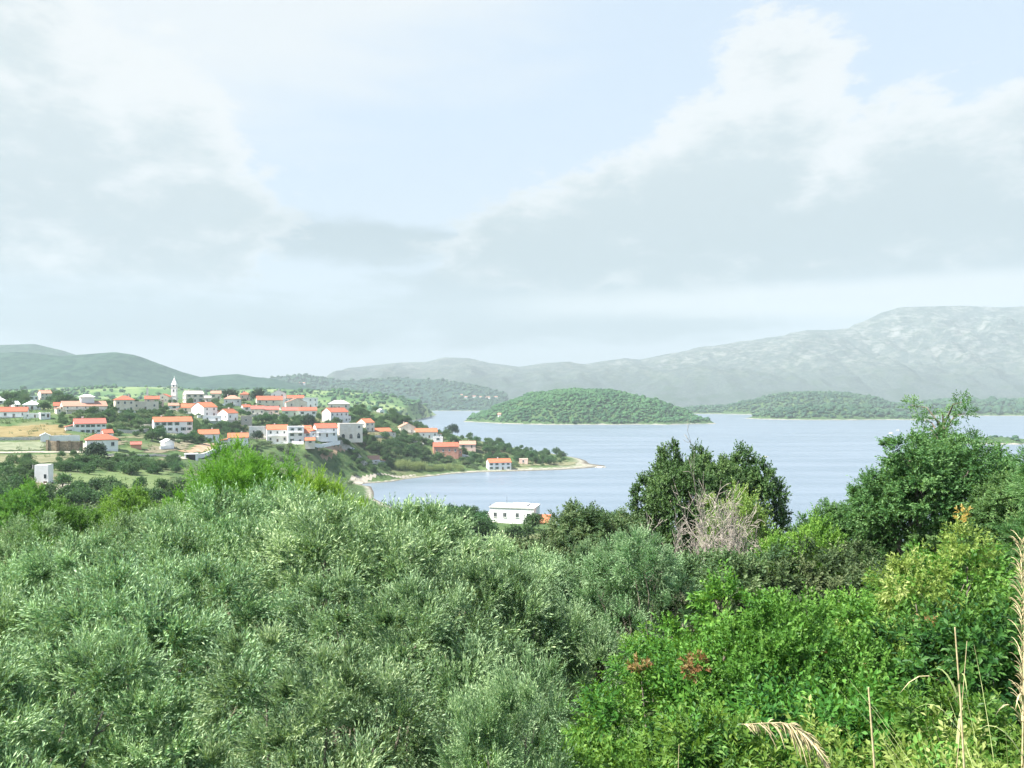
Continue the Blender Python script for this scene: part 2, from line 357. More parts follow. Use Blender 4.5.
# ---- the houses of the village: px0, px1, base y, wall height px, distance, roof, yaw, wall, tiles, cols, rows, label, depth
HOUSES = [
 (-6,25,418,6.5,430,'side',-8,'white','red',4,1,'long low white house with red roof at left end of village',9),
 (-5,5,404,3.5,540,'hip',0,'white','whitetile',1,1,'small white house with white roof, leftmost on the upper slope',8),
 (13,22,408,3.6,505,'side',20,'white','whitetile',1,1,'small white-roofed cottage among dark trees, left of the wide white-roofed house',8),
 (24,40,409.5,4.5,475,'hip',0,'white','whitetile',3,1,'wide low house with hipped white roof among dark trees',10),
 (30,38,400,3.6,610,'flat',0,'white','whitetile',2,1,'tiny flat white house high in dark trees on the left',8),
 (40,53,399.5,6.2,620,'side',15,'cream','faded',3,2,'cream and pink house at the top left against the green hill',9),
 (54,65,410,4.2,480,'side',0,'pink','red',2,1,'small pink house with red roof left of the large pink villa',8),
 (65,106,412.5,6.5,455,'side',10,'cream','faded',5,2,'large pale pink villa with long faded red roof and white upper storey',11),
 (24,38,417.5,3.5,412,'flat',0,'white','whitetile',2,1,'low flat white outbuilding beside the long red-roofed house',5),
 (41,50,417.5,4.2,410,'flat',8,'white','whitetile',2,1,'small square white outbuilding with two dark openings',5),
 (76,105,434,10.5,380,'side',5,'white','darkred',6,2,'white two-storey house with a row of windows and thin dark red roof',9),
 (88,117,449.5,9.5,330,'hip',4,'white','red',3,1,'white house with bright red hipped roof behind a big grey-green bush',9),
 (41,49,440.5,5.0,340,'gable',0,'white','whitetile',0,0,'little white gabled shed beside the ochre field',4),
 (116,134,412,12.0,482,'hip',6,'cream','red',3,2,'tall cream house with red pyramid roof on the left hilltop',10),
 (133,158,410,8.0,478,'flat',4,'cream','whitetile',3,1,'long plain cream block beside the tall pyramid-roofed house',9),
 (145,159,404,5.0,515,'side',0,'pink','red',2,1,'red-roofed house with tall pale chimney behind the cream block',8),
 (155,192,432,10.5,390,'side',7,'white','orange',6,2,'long white two-storey house with orange roof below the church',9),
 (163,176,448,6.0,345,'gable',18,'white','whitetile',0,0,'little white gabled shed with white roof above the ploughed field',6),
 (131,141,448,3.6,345,'side',0,'terracotta','darkred',1,0,'small rust-coloured shack beside the green field strip',4),
 (186,204,402,8.0,525,'side',14,'cream','greytile',3,2,'cream stone house with pale roof just right of the bell tower',9),
 (211,221,399,5.5,565,'side',0,'cream','faded',2,1,'small house with faded pink roof left of the first round dark tree',8),
 (224,241,404.5,5.5,505,'hip',0,'greyrender','faded',3,1,'old grey house with weathered pink hipped roof below the round dark tree',10),
 (240,250,400,5.5,545,'hip',0,'pink','red',2,1,'small pink house with red hipped roof between two round dark trees',8),
 (182,205,412,4.5,452,'side',3,'cream','orange',3,1,'long low cream house with orange roof below the bell tower',9),
 (198,223,416.5,9.5,432,'side',38,'white','orange',2,2,'large white house showing a blank gable, orange roof to its right',11),
 (203,221,421.5,5.0,414,'flat',0,'white','whitetile',2,1,'white flat-roofed house with terrace and brown pergola',7),
 (223,243,421,8.0,412,'side',38,'white','orange',2,1,'white gabled house with orange roof, right of the pergola house',9),
 (199,219,440,6.0,366,'side',4,'white','orange',2,1,'small white cottage with orange roof and brick-coloured left end',8),
 (228,248,446,8.5,356,'side',0,'white','orange',3,1,'white house with orange roof just above the bright green pine',8),
 (241,252,424.5,8.0,402,'flat',0,'stone','greytile',1,1,'square grey stone building without a tiled roof',8),
 (257,283,408,8.0,500,'side',5,'cream','red',4,2,'big cream hilltop house with red roof right of the round dark tree',11),
 (271,286,402,8.5,535,'gable',0,'white','greytile',2,2,'tall white house whose gable rises above the hilltop roofs',9),
 (251,264,415.5,6.5,452,'side',0,'cream','darkred',3,1,'terraced house with dark red roof and white ground floor, left of its twin',8),
 (264,279,414.5,5.0,453,'side',0,'pink','darkred',3,1,'pink terraced house with dark red roof, right of its twin',8),
 (287,304,403,5.0,535,'side',0,'cream','red',3,1,'red-roofed house at the back of the hilltop by the white block',8),
 (286,307,408,5.5,492,'gable',6,'cream','faded',2,1,'cream house with broad low gable facing the bay on the hilltop',9),
 (282,299,415.5,5.0,452,'side',0,'greenrender','darkred',2,1,'pale green house with long faded red roof',8),
 (299,317,416,5.5,455,'side',2,'white','red',3,1,'white house with neat red roof beside the pale green one',8),
 (303,318,407,9.0,520,'flat',0,'white','whitetile',3,2,'bare white block at the right end of the hilltop row',9),
 (267,288,442.5,13.0,368,'side',3,'white','orange',3,2,'tall white house with orange roof at the foot of the village',9),
 (288,304,443,16.0,366,'flat',3,'white','whitetile',2,3,'narrow white flat-roofed house with balconies between two orange roofs',9),
 (249,267,437,10.0,380,'flat',0,'greyrender','whitetile',2,1,'grey flat-roofed house half hidden by a dark shrub',7),
 (304,320,437.5,4.5,372,'side',0,'white','orange',2,1,'white house with bright orange roof right of the balcony house',8),
 (305,315,444,3.6,360,'side',0,'cream','orange',1,1,'tiny orange-roofed annexe beside the garden wall',5),
 (316,338,437,9.0,376,'side',12,'white','red',3,2,'white house with two red tiled balcony roofs',9),
 (326,353,423,11.0,440,'side',32,'white','red',4,2,'big white house with red roof standing above the track',10),
 (328,350,409,5.0,492,'hip',0,'cream','greytile',3,1,'cream house with pale grey roof behind the big white one',10),
 (339,363,438,14.0,392,'flat',6,'cream','whitetile',3,2,'cream flat-roofed house with three dark arches on the ground floor',10),
 (361,379,431,8.5,432,'side',35,'cream','orange',2,2,'cream house with small orange roof right of the arched house',9),
 (368,395,436.5,5.0,442,'side',25,'cream','orange',2,1,'low cream house with orange roof at the edge of the woods',8),
 (378,386,416,5.5,560,'gable',20,'white','whitetile',1,1,'small white gabled house alone among the hilltop trees',7),
 (363,380,464,4.5,402,'side',5,'white','faded',2,1,'low cottage with faded roof and white porch by the beach track',7),
 (400,416,433,6.0,492,'gable',12,'cream','faded',2,1,'cream gabled house with balcony at the left of the wooded slope',9),
 (415,438,438,6.0,488,'side',5,'white','orange',4,1,'long white house with orange roof on the wooded slope',9),
 (433,443,441,3.5,478,'flat',0,'white','whitetile',1,1,'tiny white flat-roofed annexe above the brick-red house',5),
 (433,459,455,8.5,462,'side',4,'terracotta','red',4,1,'brick-red house with four dark windows above the bay',9),
 (459,476,448,3.6,495,'side',0,'pink','faded',2,1,'low pink house with weathered red roof right of the brick-red one',8),
 (488,512,470,7.6,547,'side',12,'white','orange',4,2,'white house with orange roof at the waterside near the point',9),
 (169,179,409.5,4.0,500,'side',6,'white','faded',1,1,'small white house directly below the foot of the bell tower',6),
 (203,211,403,5.0,530,'side',0,'cream','greytile',1,1,'narrow cream house right of the cream stone house with pale roof',6),
 (283,289,408,8.5,505,'flat',0,'white','whitetile',1,2,'narrow white tower-like house squeezed beside the big cream hilltop house',6),
 (304,312,433,4.5,395,'side',10,'white','orange',1,1,'small white house with orange roof peeping over the bright orange-roofed one',6),
 (243,251,411,4.0,480,'side',14,'white','red',1,1,'small white house with red roof above the square grey stone building',6),
 (104,113,437,4.0,362,'side',12,'white','red',1,1,'small white house with red roof just behind the red hipped roof',6),
 (519,528,463.5,4.2,575,'flat',0,'pink','faded',1,1,'small pink hut on the grassy point',5),
]
HOUSES = [(*h[:4], h[4]*FX((h[0]+h[1])/2), *h[5:11], h[11], h[12]*(1+(FX((h[0]+h[1])/2)-1)*.6)) for h in HOUSES]
for h in HOUSES: CTRL.append(P((h[0]+h[1])/2, h[2], h[4]+3))
CT = np.array(CTRL, float)
def _phi(r): return np.sqrt(r*r+36.0)
def fit():
    n = len(CT); A = np.zeros((n+3, n+3)); dx = np.hypot(CT[:, None, 0]-CT[None, :, 0], CT[:, None, 1]-CT[None, :, 1])
    A[:n, :n] = _phi(dx); lam = np.where(CT[:, 1] > 130, 2.5, 0.8); A[np.arange(n), np.arange(n)] -= lam
    A[:n, n] = 1; A[:n, n+1] = CT[:, 0]; A[:n, n+2] = CT[:, 1]; A[n:, :n] = A[:n, n:].T
    return np.linalg.solve(A, np.concatenate([CT[:, 2], [0, 0, 0]]))
WT = fit()
def tz(x, y):
    x, y = np.atleast_1d(np.asarray(x, float)), np.atleast_1d(np.asarray(y, float)); sh = x.shape; x, y = x.ravel(), y.ravel()
    out = np.empty(len(x))
    for i in range(0, len(x), 20000):
        a, b = x[i:i+20000], y[i:i+20000]
        r = np.hypot(a[:, None]-CT[None, :, 0], b[:, None]-CT[None, :, 1])
        out[i:i+20000] = _phi(r) @ WT[:-3] + WT[-3] + WT[-2]*a + WT[-1]*b
    far = np.clip(np.hypot(x, y)/60, 0, 1)
    out += (fbm(x/9, y/9, 3)-0.5)*0.7*far*np.clip(out/4, 0, 1)
    return np.maximum(out, -6).reshape(sh)
def gz(x, y): return float(tz(x, y)[0])
def cast(px, py, dmin=60, dmax=900):
    """where the sight line through a pixel meets the hillside"""
    px, py = np.atleast_1d(np.asarray(px, float)), np.atleast_1d(np.asarray(py, float))
    ds = np.arange(dmin, dmax, 3.0); X_ = (px[:, None]-512)/FPX*ds; Z_ = CAMZ-(py[:, None]-HOR)/FPX*ds
    hit = tz(X_, np.broadcast_to(ds, X_.shape)) >= Z_
    i = np.where(hit.any(1), hit.argmax(1), -1)
    d = np.where(i >= 0, ds[i], np.nan); x = (px-512)/FPX*d
    return x, d

gx = np.concatenate([np.arange(-950, -330, 10), np.arange(-330, 110, 3.0), np.arange(110, 620, 12)])
gy = np.concatenate([np.arange(-60, 60, 2.0), np.arange(60, 660, 3.5), np.arange(660, 1420, 14)])
GX, GY = np.meshgrid(gx, gy); GZ = tz(GX, GY); nx, ny = len(gx), len(gy)
ii = (np.arange(ny-1)[:, None]*nx + np.arange(nx-1)[None, :]).ravel()
obj('ground', mesh_np('ground', np.stack([GX.ravel(), GY.ravel(), GZ.ravel()], 1), np.stack([ii, ii+1, ii+nx+1, ii+nx], 1), M['ground'], smooth=True), kind='structure')

# sea
def mat_sea():
    m, nt, o = new_mat('sea_water'); v = pos(nt)
    a = noise(nt, mapping(nt, v, (0.16, 0.42, 1), rot=(0, 0, 0.25)), 1.0, 4, 0.6); b = noise(nt, mapping(nt, v, (0.9, 2.0, 1), rot=(0, 0, -0.2)), 1.0, 3, 0.6)
    cst = noise(nt, mapping(nt, v, (0.004, 0.03, 1), rot=(0, 0, 0.1)), 1.0, 5, 0.6, 0.5)
    col = mixc(nt, cst.sm(0.35, 0.7), (0.12, 0.16, 0.20), (0.155, 0.195, 0.235))
    p = principled(nt, o, col, 0.22, 0.38, a*0.7+b*0.4, 0.22, 0.3)
    nt.links.new((cst.sm(0.35, 0.65)*0.10+0.30).s, p.inputs['Roughness']); p.inputs['IOR'].default_value = 1.33
    return m
M['sea'] = mat_sea()
def grid_plane(x0, x1, y0, y1, n, z):
    a = np.linspace(x0, x1, n); b = np.linspace(y0, y1, n); A, B = np.meshgrid(a, b)
    i = (np.arange(n-1)[:, None]*n+np.arange(n-1)[None, :]).ravel()
    return np.stack([A.ravel(), B.ravel(), np.full(A.size, z)], 1), np.stack([i, i+1, i+n+1, i+n], 1)
V_, F_ = grid_plane(-8400, 8400, 120, 6600, 24, 0.0)
obj('sea', mesh_np('sea', V_, F_, M['sea']), kind='structure')

# ------------------------------------------------------------------ far land
def mat_far(name, lo_, hi_, rock, rockamt, sc_=0.004, veg2=None):
    m, nt, o = new_mat(name); v = pos(nt); n1 = noise(nt, v, sc_, 7, 0.62, 0.4); n2 = noise(nt, mapping(nt, v, (1, 0.6, 2.5)), sc_*3.2, 7, 0.65, 0.6); n3 = noise(nt, v, sc_*9, 4, 0.6)
    col = mixc(nt, n3.sm(0.35, 0.65), lo_, hi_)
    if veg2: col = mixc(nt, n1.sm(0.45, 0.62), col, veg2)
    sp = nt.nodes.new('ShaderNodeSeparateXYZ'); nt.links.new(v, sp.inputs[0]); z = X(nt, sp.outputs[2])
    if rockamt: col = mixc(nt, (n2*0.7+n1*0.5).sm(0.62-rockamt*0.15, 0.80-rockamt*0.1) * z.sm(60, 380), col, rock)
    col = mixc(nt, (z+(noise(nt, v, 0.06, 4, 0.65)-0.5)*5.0).sm(0.5, 1.9).rsub(1.0), col, (0.27, 0.255, 0.215))
    principled(nt, o, col, 0.95, 0.05, n3, 0.6, 6.0); return m
M['peljesac'] = mat_far('limestone_mountain', (0.035, 0.052, 0.050), (0.07, 0.09, 0.078), (0.175, 0.18, 0.168), 0.5, 0.0085, (0.035, 0.058, 0.04))
M['hills'] = mat_far('wooded_hill', (0.012, 0.038, 0.030), (0.036, 0.078, 0.05), (0.3, 0.3, 0.24), 0.0, 0.004)  # greens shifted darker and bluer so the colour itself carries distance haze
M['lowland'] = mat_far('lowland_woods', (0.05, 0.11, 0.035), (0.08, 0.15, 0.05), (0.3, 0.3, 0.24), 0.0, 0.006, (0.17, 0.23, 0.09))
M['islandsoil'] = mat_far('island_soil', (0.04, 0.08, 0.03), (0.07, 0.12, 0.045), (0.3, 0.3, 0.24), 0.0, 0.02)

def ridge_land(name, mat, pts, d_ridge, d_front, d_back, rough, n=200, rows=46, seed=0, gull=1.0, power=1.1):
    """land rising from the shore to a ridge whose skyline runs through pts (px, py)"""
    px = np.array([p[0] for p in pts], float); py = np.array([p[1] for p in pts], float)
    u = np.linspace(px[0], px[-1], n); h = CAMZ+(HOR-np.interp(u, px, py))/FPX*d_ridge
    xr = (u-512)/FPX*d_ridge
    t = np.concatenate([np.linspace(-1, 0, rows), np.linspace(0, 1, rows//3)[1:]])
    Yb = np.where(t < 0, d_ridge+t*(d_ridge-d_front), d_ridge+t*(d_back-d_ridge))
    Xg, Yg = np.meshgrid(xr, Yb); tt = np.repeat(t[:, None], n, 1)
    prof = np.where(tt < 0, (1+tt)**power, 1-tt**1.5)
    ku = (d_ridge/1000)
    g = fbm(Xg/(150*ku)+seed, Yg/(260*ku)+seed*3, 7, 0.56, True)-0.62
    amp = rough*np.sin(np.clip(1-np.abs(tt), 0, 1)*math.pi)**0.8*gull + rough*0.04*(1-np.abs(tt))
    Z = h[None, :]*prof + g*amp*h[None, :] - 4*(prof < 0.02)
    Z = np.where(np.abs(tt) > 0.985, -4, np.maximum(Z, 0.4))
    edge = np.minimum(np.arange(n), np.arange(n)[::-1])/8.0; Z = np.where(edge[None, :] < 0.5, -4, Z)
    k = len(t); i = (np.arange(k-1)[:, None]*n+np.arange(n-1)[None, :]).ravel()
    return obj(name, mesh_np(name, np.stack([Xg.ravel(), Yg.ravel(), Z.ravel()], 1), np.stack([i, i+1, i+n+1, i+n], 1), mat, smooth=True), kind='structure')
ridge_land('mountain', M['peljesac'], [(260,396),(300,388),(335,379),(360,367),(400,362.5),(425,362),(445,357),(470,358),(490,363),(520,366.5),(545,363),(560,362.5),(585,364),(600,361.5),(625,358),(640,359.5),(670,353.5),(700,350),(725,345),(750,341),(775,338),(800,335.5),(825,331),(850,328),(865,321),(880,313),(900,307),(930,306),(960,305),(1000,307),(1060,304),(1200,310),(1400,330),(1700,380)], 5600, 4000, 6400, 0.8, n=560, rows=130, seed=3, power=0.95)
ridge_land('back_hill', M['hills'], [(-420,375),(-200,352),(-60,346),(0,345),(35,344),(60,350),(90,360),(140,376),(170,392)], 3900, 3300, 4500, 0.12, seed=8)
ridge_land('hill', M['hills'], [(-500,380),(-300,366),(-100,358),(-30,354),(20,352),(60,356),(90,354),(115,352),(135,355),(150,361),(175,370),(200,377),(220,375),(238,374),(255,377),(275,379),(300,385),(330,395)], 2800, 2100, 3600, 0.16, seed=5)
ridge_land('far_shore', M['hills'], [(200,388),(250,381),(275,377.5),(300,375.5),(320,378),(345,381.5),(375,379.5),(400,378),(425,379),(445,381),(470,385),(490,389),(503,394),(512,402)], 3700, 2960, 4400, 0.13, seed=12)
ridge_land('low_hill', M['lowland'], [(-500,386),(-200,388),(-50,391),(20,390),(60,387.5),(110,386.5),(170,387.5),(210,391),(260,389),(310,390),(350,392),(385,395),(415,402),(436,412)], 1900, 1350, 2350, 0.10, seed=21, power=0.8)

_ico = None
def ico():
    import bmesh
    bm = bmesh.new(); bmesh.ops.create_icosphere(bm, subdivisions=2, radius=1)
    V = np.array([v.co for v in bm.verts]); T = np.array([[v.index for v in f.verts] for f in bm.faces]); bm.free(); return V, T
def woodland(name, pts, size, seed, label, mat='woodland'):
    """a far wood that reads as one mass: many small uneven crowns"""
    r = np.random.default_rng(seed); V0, T0 = ico(); n = len(pts); k = len(V0)
    d = 1+0.35*(r.random((n, k))-0.5); s = size*(0.4+1.0*r.random(n)**1.5)
    s = s*np.where(r.random(n) < .12, 1.5, 1.0); V = V0[None]*d[..., None]*s[:, None, None]*np.stack([1+0.3*(r.random(n)-.5), 1+0.3*(r.random(n)-.5), 0.5+0.45*r.random(n)], 1)[:, None, :]
    V[..., 2] += (s*0.7)[:, None]; V += pts[:, None, :]
    T = T0[None]+(np.arange(n)*k)[:, None, None]
    tint = np.repeat(np.clip(r.normal(0.15, 0.25, n)+.75*fbm(pts[:, 0]/55, pts[:, 1]/55, 3), 0, 1), k)
    o = obj(name, mesh_np(name, V.reshape(-1, 3), None, M[mat], tint=tint, tri=T.reshape(-1, 3), smooth=False), kind='stuff')
    return o
def island(name, bumps, n_crowns, size, seed, label, rough=6.0, base=-4, lowcut=2.5):
    bumps = np.array(bumps, float)
    x0, x1 = (bumps[:, 0]-bumps[:, 2]).min()-20, (bumps[:, 0]+bumps[:, 2]).max()+20
    y0, y1 = (bumps[:, 1]-bumps[:, 3]).min()-20, (bumps[:, 1]+bumps[:, 3]).max()+20
    def hz(x, y):
        wx = x+(fbm(x/60+seed, y/60, 3)-.5)*50; wy = y+(fbm(x/60, y/60+seed, 3)-.5)*50
        z = np.full(np.shape(x), -4.0)
        for cx, cy_, rx, ry, h, p in bumps:
            q = ((wx-cx)/rx)**2+((wy-cy_)/ry)**2
            z = np.maximum(z, np.where(q < 1, h*np.clip(1-q, 0, 1)**p, -4*np.clip(q-1, 0, 1)))
        return z+np.where(z > 4, (fbm(x/40, y/40+seed, 4)-.5)*rough, 0)
    n = 130; A, B = np.meshgrid(np.linspace(x0, x1, n), np.linspace(y0, y1, n)); Z = hz(A, B)
    i = (np.arange(n-1)[:, None]*n+np.arange(n-1)[None, :]).ravel()
    obj(name, mesh_np(name, np.stack([A.ravel(), B.ravel(), Z.ravel()], 1), np.stack([i, i+1, i+n+1, i+n], 1), M['islandsoil'], smooth=True), kind='structure')
    r = np.random.default_rng(seed+50); m = n_crowns*4
    x = r.uniform(x0, x1, m); y = r.uniform(y0, y1, m); z = hz(x, y)
    k = z > lowcut+fbm(x/25, y/25, 2)*3; x, y, z = x[k][:n_crowns], y[k][:n_crowns], z[k][:n_crowns]
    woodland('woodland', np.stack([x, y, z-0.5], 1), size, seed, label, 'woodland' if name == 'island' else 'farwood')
island('island', [(158,1730,250,240,68,0.85),(300,1570,105,60,10,0.5),(70,1830,165,140,34,0.75)], 12000, 2.8, 4, '')
island('wooded_islet', [(985,2500,350,200,68,1.1),(800,1930,205,130,29,1.0),(905,1850,120,40,6,0.5),(700,2560,200,120,22,0.9)], 5200, 4.2, 9, '')
island('distant_islet', [(1540,2560,400,220,36,0.9),(1900,2500,300,150,30,.8),(1330,2250,200,60,10,.6)], 1500, 8.0, 14, '')
island('low_islet', [(560,890,60,22,7,0.6),(620,885,60,14,3.5,0.6),(690,895,80,24,5,.6)], 90, 2.6, 17, '', rough=1.0, lowcut=1.6)

# haze: one closed box of thin air round everything
def haze():
    m, nt, o = new_mat('haze_air'); pv = nt.nodes.new('ShaderNodeVolumePrincipled')
    pv.inputs['Color'].default_value = (0.545, 0.645, 0.685, 1); pv.inputs['Density'].default_value = HAZE; pv.inputs['Anisotropy'].default_value = 0.0
    nt.links.new(pv.outputs[0], o.inputs['Volume'])
    b = MB(); b.box(-8600, 8600, -150, 6700, -8, 840)
    obj('haze', b.mesh('haze', m), kind='stuff')
HAZE = 1.55e-4
haze()

# ------------------------------------------------------------------ draped strips: beach, fields, tracks
def strip_mat(name, a, b, sc_=0.5, rows=None):
    m, nt, o = new_mat(name); v = pos(nt); n = noise(nt, v, sc_, 5, 0.65)
    col = mixc(nt, n.sm(0.35, 0.65), a, b)
    if rows:
        w = nt.nodes.new('ShaderNodeTexWave'); w.inputs['Scale'].default_value = rows[0]; w.inputs['Distortion'].default_value = 1.5
        nt.links.new(mapping(nt, v, rot=(0, 0, rows[1])), w.inputs['Vector']); col = mixc(nt, X(nt, w.outputs['Fac']).sm(0.3, 0.7)*0.6, col, rows[2])
    principled(nt, o, col, 0.95, 0.1, n, 0.4, 0.2); MAT[name] = m; return m
M['ochre'] = strip_mat('ochre_stubble', (0.15, 0.12, 0.05), (0.215, 0.175, 0.085), 0.12)
M['dryfield'] = strip_mat('dry_field', (0.12, 0.13, 0.065), (0.19, 0.185, 0.11), 0.15)
M['greyfield'] = strip_mat('grey_green_field', (0.13, 0.155, 0.09), (0.20, 0.215, 0.14), 0.2)
M['meadow'] = strip_mat('meadow', (0.065, 0.12, 0.038), (0.11, 0.16, 0.06), 0.15, (0.12, 1.2, (0.17, 0.19, 0.09)))
M['plough'] = strip_mat('ploughed_earth', (0.16, 0.13, 0.09), (0.24, 0.20, 0.14), 0.3, (0.35, 0.5, (0.12, 0.15, 0.08)))
M['redearth'] = strip_mat('red_earth', (0.28, 0.19, 0.12), (0.36, 0.26, 0.18), 0.2)
M['sand'] = strip_mat('sand', (0.27, 0.245, 0.195), (0.37, 0.34, 0.28), 0.25)
from mathutils.geometry import tessellate_polygon
def inside(px, py, poly):
    c = np.zeros(np.shape(px), bool); n = len(poly); j = n-1
    for i in range(n):
        xi, yi, xj, yj = *poly[i], *poly[j]
        if yi != yj:
            c ^= ((yi > py) != (yj > py)) & (px < (xj-xi)*(py-yi)/(yj-yi)+xi)
        j = i
    return c
def world_poly(pix, dmin=60):
    """pixel outline -> ground outline in metres"""
    x, y = cast([p[0] for p in pix], [p[1] for p in pix], dmin)
    return [(a, b) for a, b in zip(x, y) if not np.isnan(a)]
def drape(name, poly, mat, step, lift, label=None):
    xs = [p[0] for p in poly]; ys = [p[1] for p in poly]
    a = np.arange(min(xs)-step, max(xs)+step, step); b = np.arange(min(ys)-step, max(ys)+step, step); A, B = np.meshgrid(a, b)
    jx = A+(fbm(A/12, B/12, 3)-.5)*6; jy = B+(fbm(A/12+9, B/12, 3)-.5)*6
    ins = inside(jx, jy, poly); Z = tz(A, B)+lift; n = len(a); V = np.stack([A.ravel(), B.ravel(), Z.ravel()], 1)
    i = (np.arange(len(b)-1)[:, None]*n+np.arange(n-1)[None, :]).ravel(); I = ins.ravel()
    k = I[i] & I[i+1] & I[i+n] & I[i+n+1]; i = i[k]
    if len(i) == 0: print('empty drape', name); return
    F = np.stack([i, i+1, i+n+1, i+n], 1); uq, inv = np.unique(F, return_inverse=True)
    return obj(name, mesh_np(name, V[uq], inv.reshape(-1, 4), mat, smooth=True), kind='structure')
def ribbon(name, pix, width, mat, lift=0.22, dmin=60):
    w = np.array(world_poly(pix, dmin)); 
    if len(w) < 2: print('short ribbon', name); return
    s = np.concatenate([[0], np.cumsum(np.hypot(*np.diff(w, axis=0).T))]); t = np.linspace(0, s[-1], max(6, int(s[-1]/2)))
    x, y = np.interp(t, s, w[:, 0]), np.interp(t, s, w[:, 1]); tx, ty = np.gradient(x), np.gradient(y); L = np.hypot(tx, ty); ox, oy = -ty/L, tx/L
    k = 4; off = np.linspace(-.5, .5, k)*width; Xr = x[:, None]+ox[:, None]*off; Yr = y[:, None]+oy[:, None]*off; Zr = tz(Xr, Yr)+lift
    i = (np.arange(len(t)-1)[:, None]*k+np.arange(k-1)[None, :]).ravel()
    return obj(name, mesh_np(name, np.stack([Xr.ravel(), Yr.ravel(), Zr.ravel()], 1), np.stack([i, i+1, i+k+1, i+k], 1), mat, smooth=True), kind='structure')
for nm, pix, mt in (('field', [(-20,427.5),(72,426.5),(70,437),(-20,438.5)], 'ochre'), ('field', [(-20,442.5),(50,442.5),(48,451),(-20,452)], 'greyfield'),
                    ('field', [(-20,456),(84,455),(120,461),(100,464),(-20,464)], 'dryfield'), ('field', [(150,447.5),(176,441.5),(200,441),(178,452),(140,454)], 'plough'),
                    ('field', [(178,452.5),(198,443),(222,444),(214,451),(196,454.5)], 'redearth'), ('field', [(312,446.5),(339,447),(350,456),(318,459)], 'redearth'),
                    ('field', [(56,474),(176,472),(178,492),(66,494)], 'meadow'), ('field', [(-20,466),(30,466),(30,474),(-20,476)], 'meadow'), ('field', [(150,431),(205,439),(195,443),(152,440)], 'greyfield'),
                    ('field', [(108,448),(140,447),(150,454),(108,455)], 'meadow'), ('field', [(84,463.5),(150,460.5),(178,460),(178,463),(120,466.5),(60,468)], 'dryfield'), ('field', [(106,436),(150,434.5),(152,438.5),(106,440.5)], 'dryfield'), ('field', [(108,441.5),(130,441),(130,446),(108,447)], 'plough'), ('field', [(515,459),(580,462),(575,466),(516,467)], 'dryfield'),
                    ('beach', [(345,474.5),(375,473),(400,475),(428,474),(400,479.5),(372,483),(350,484)], 'sand')):
    drape(nm, world_poly(pix), M[mt], 2.0, 0.18)
ribbon('gravel_track', [(-20,453.2),(40,453),(78,453.6),(84,449),(86,444)], 4.0, M['paleroad'])
ribbon('gravel_track', [(339,441),(343,447),(350,452),(358,458),(366,465)], 4.5, M['paleroad'])
ribbon('gravel_track', [(48,482.5),(60,484),(66,487),(62,491)], 3.0, M['paleroad'])
ribbon('gravel_track', [(226,448),(212,453),(200,457),(180,459),(110,457.5)], 4.0, M['paleroad'])

# ------------------------------------------------------------------ houses
WIN = MB(); WIN.box(-.62, .62, -.06, .02, -.8, .8, 0); WIN.box(-.48, .48, -.085, -.061, -.66, .66, 1); WIN.box(-.03, .03, -.10, -.086, -.66, .66, 0)
WIN.box(-.72, .72, -.16, .02, -.93, -.81, 0)
win_mesh = {'frame': WIN.mesh('window', [M['frame'], M['glass']])}
WS = MB(); WS.box(-.52, .52, -.06, .02, -.8, .8, 0); WS.box(-.42, .42, -.085, -.061, -.7, .7, 1); WS.box(-1.1, -.54, -.12, -.03, -.8, .8, 2); WS.box(.54, 1.1, -.12, -.03, -.8, .8, 2)
win_mesh['shutter'] = WS.mesh('shuttered_window', [M['frame'], M['glass'], M['shutter']])
DR = MB(); DR.box(-.55, .55, -.08, .02, 0, 2.1, 0); DR.box(-.68, -.56, -.1, .02, 0, 2.25, 1); DR.box(.56, .68, -.1, .02, 0, 2.25, 1); DR.box(-.68, .68, -.1, .02, 2.11, 2.25, 1)
door_mesh = DR.mesh('door', [M['door'], M['frame']])
FOOT = []                                                   # house footprints and pixel boxes, for keeping trees clear
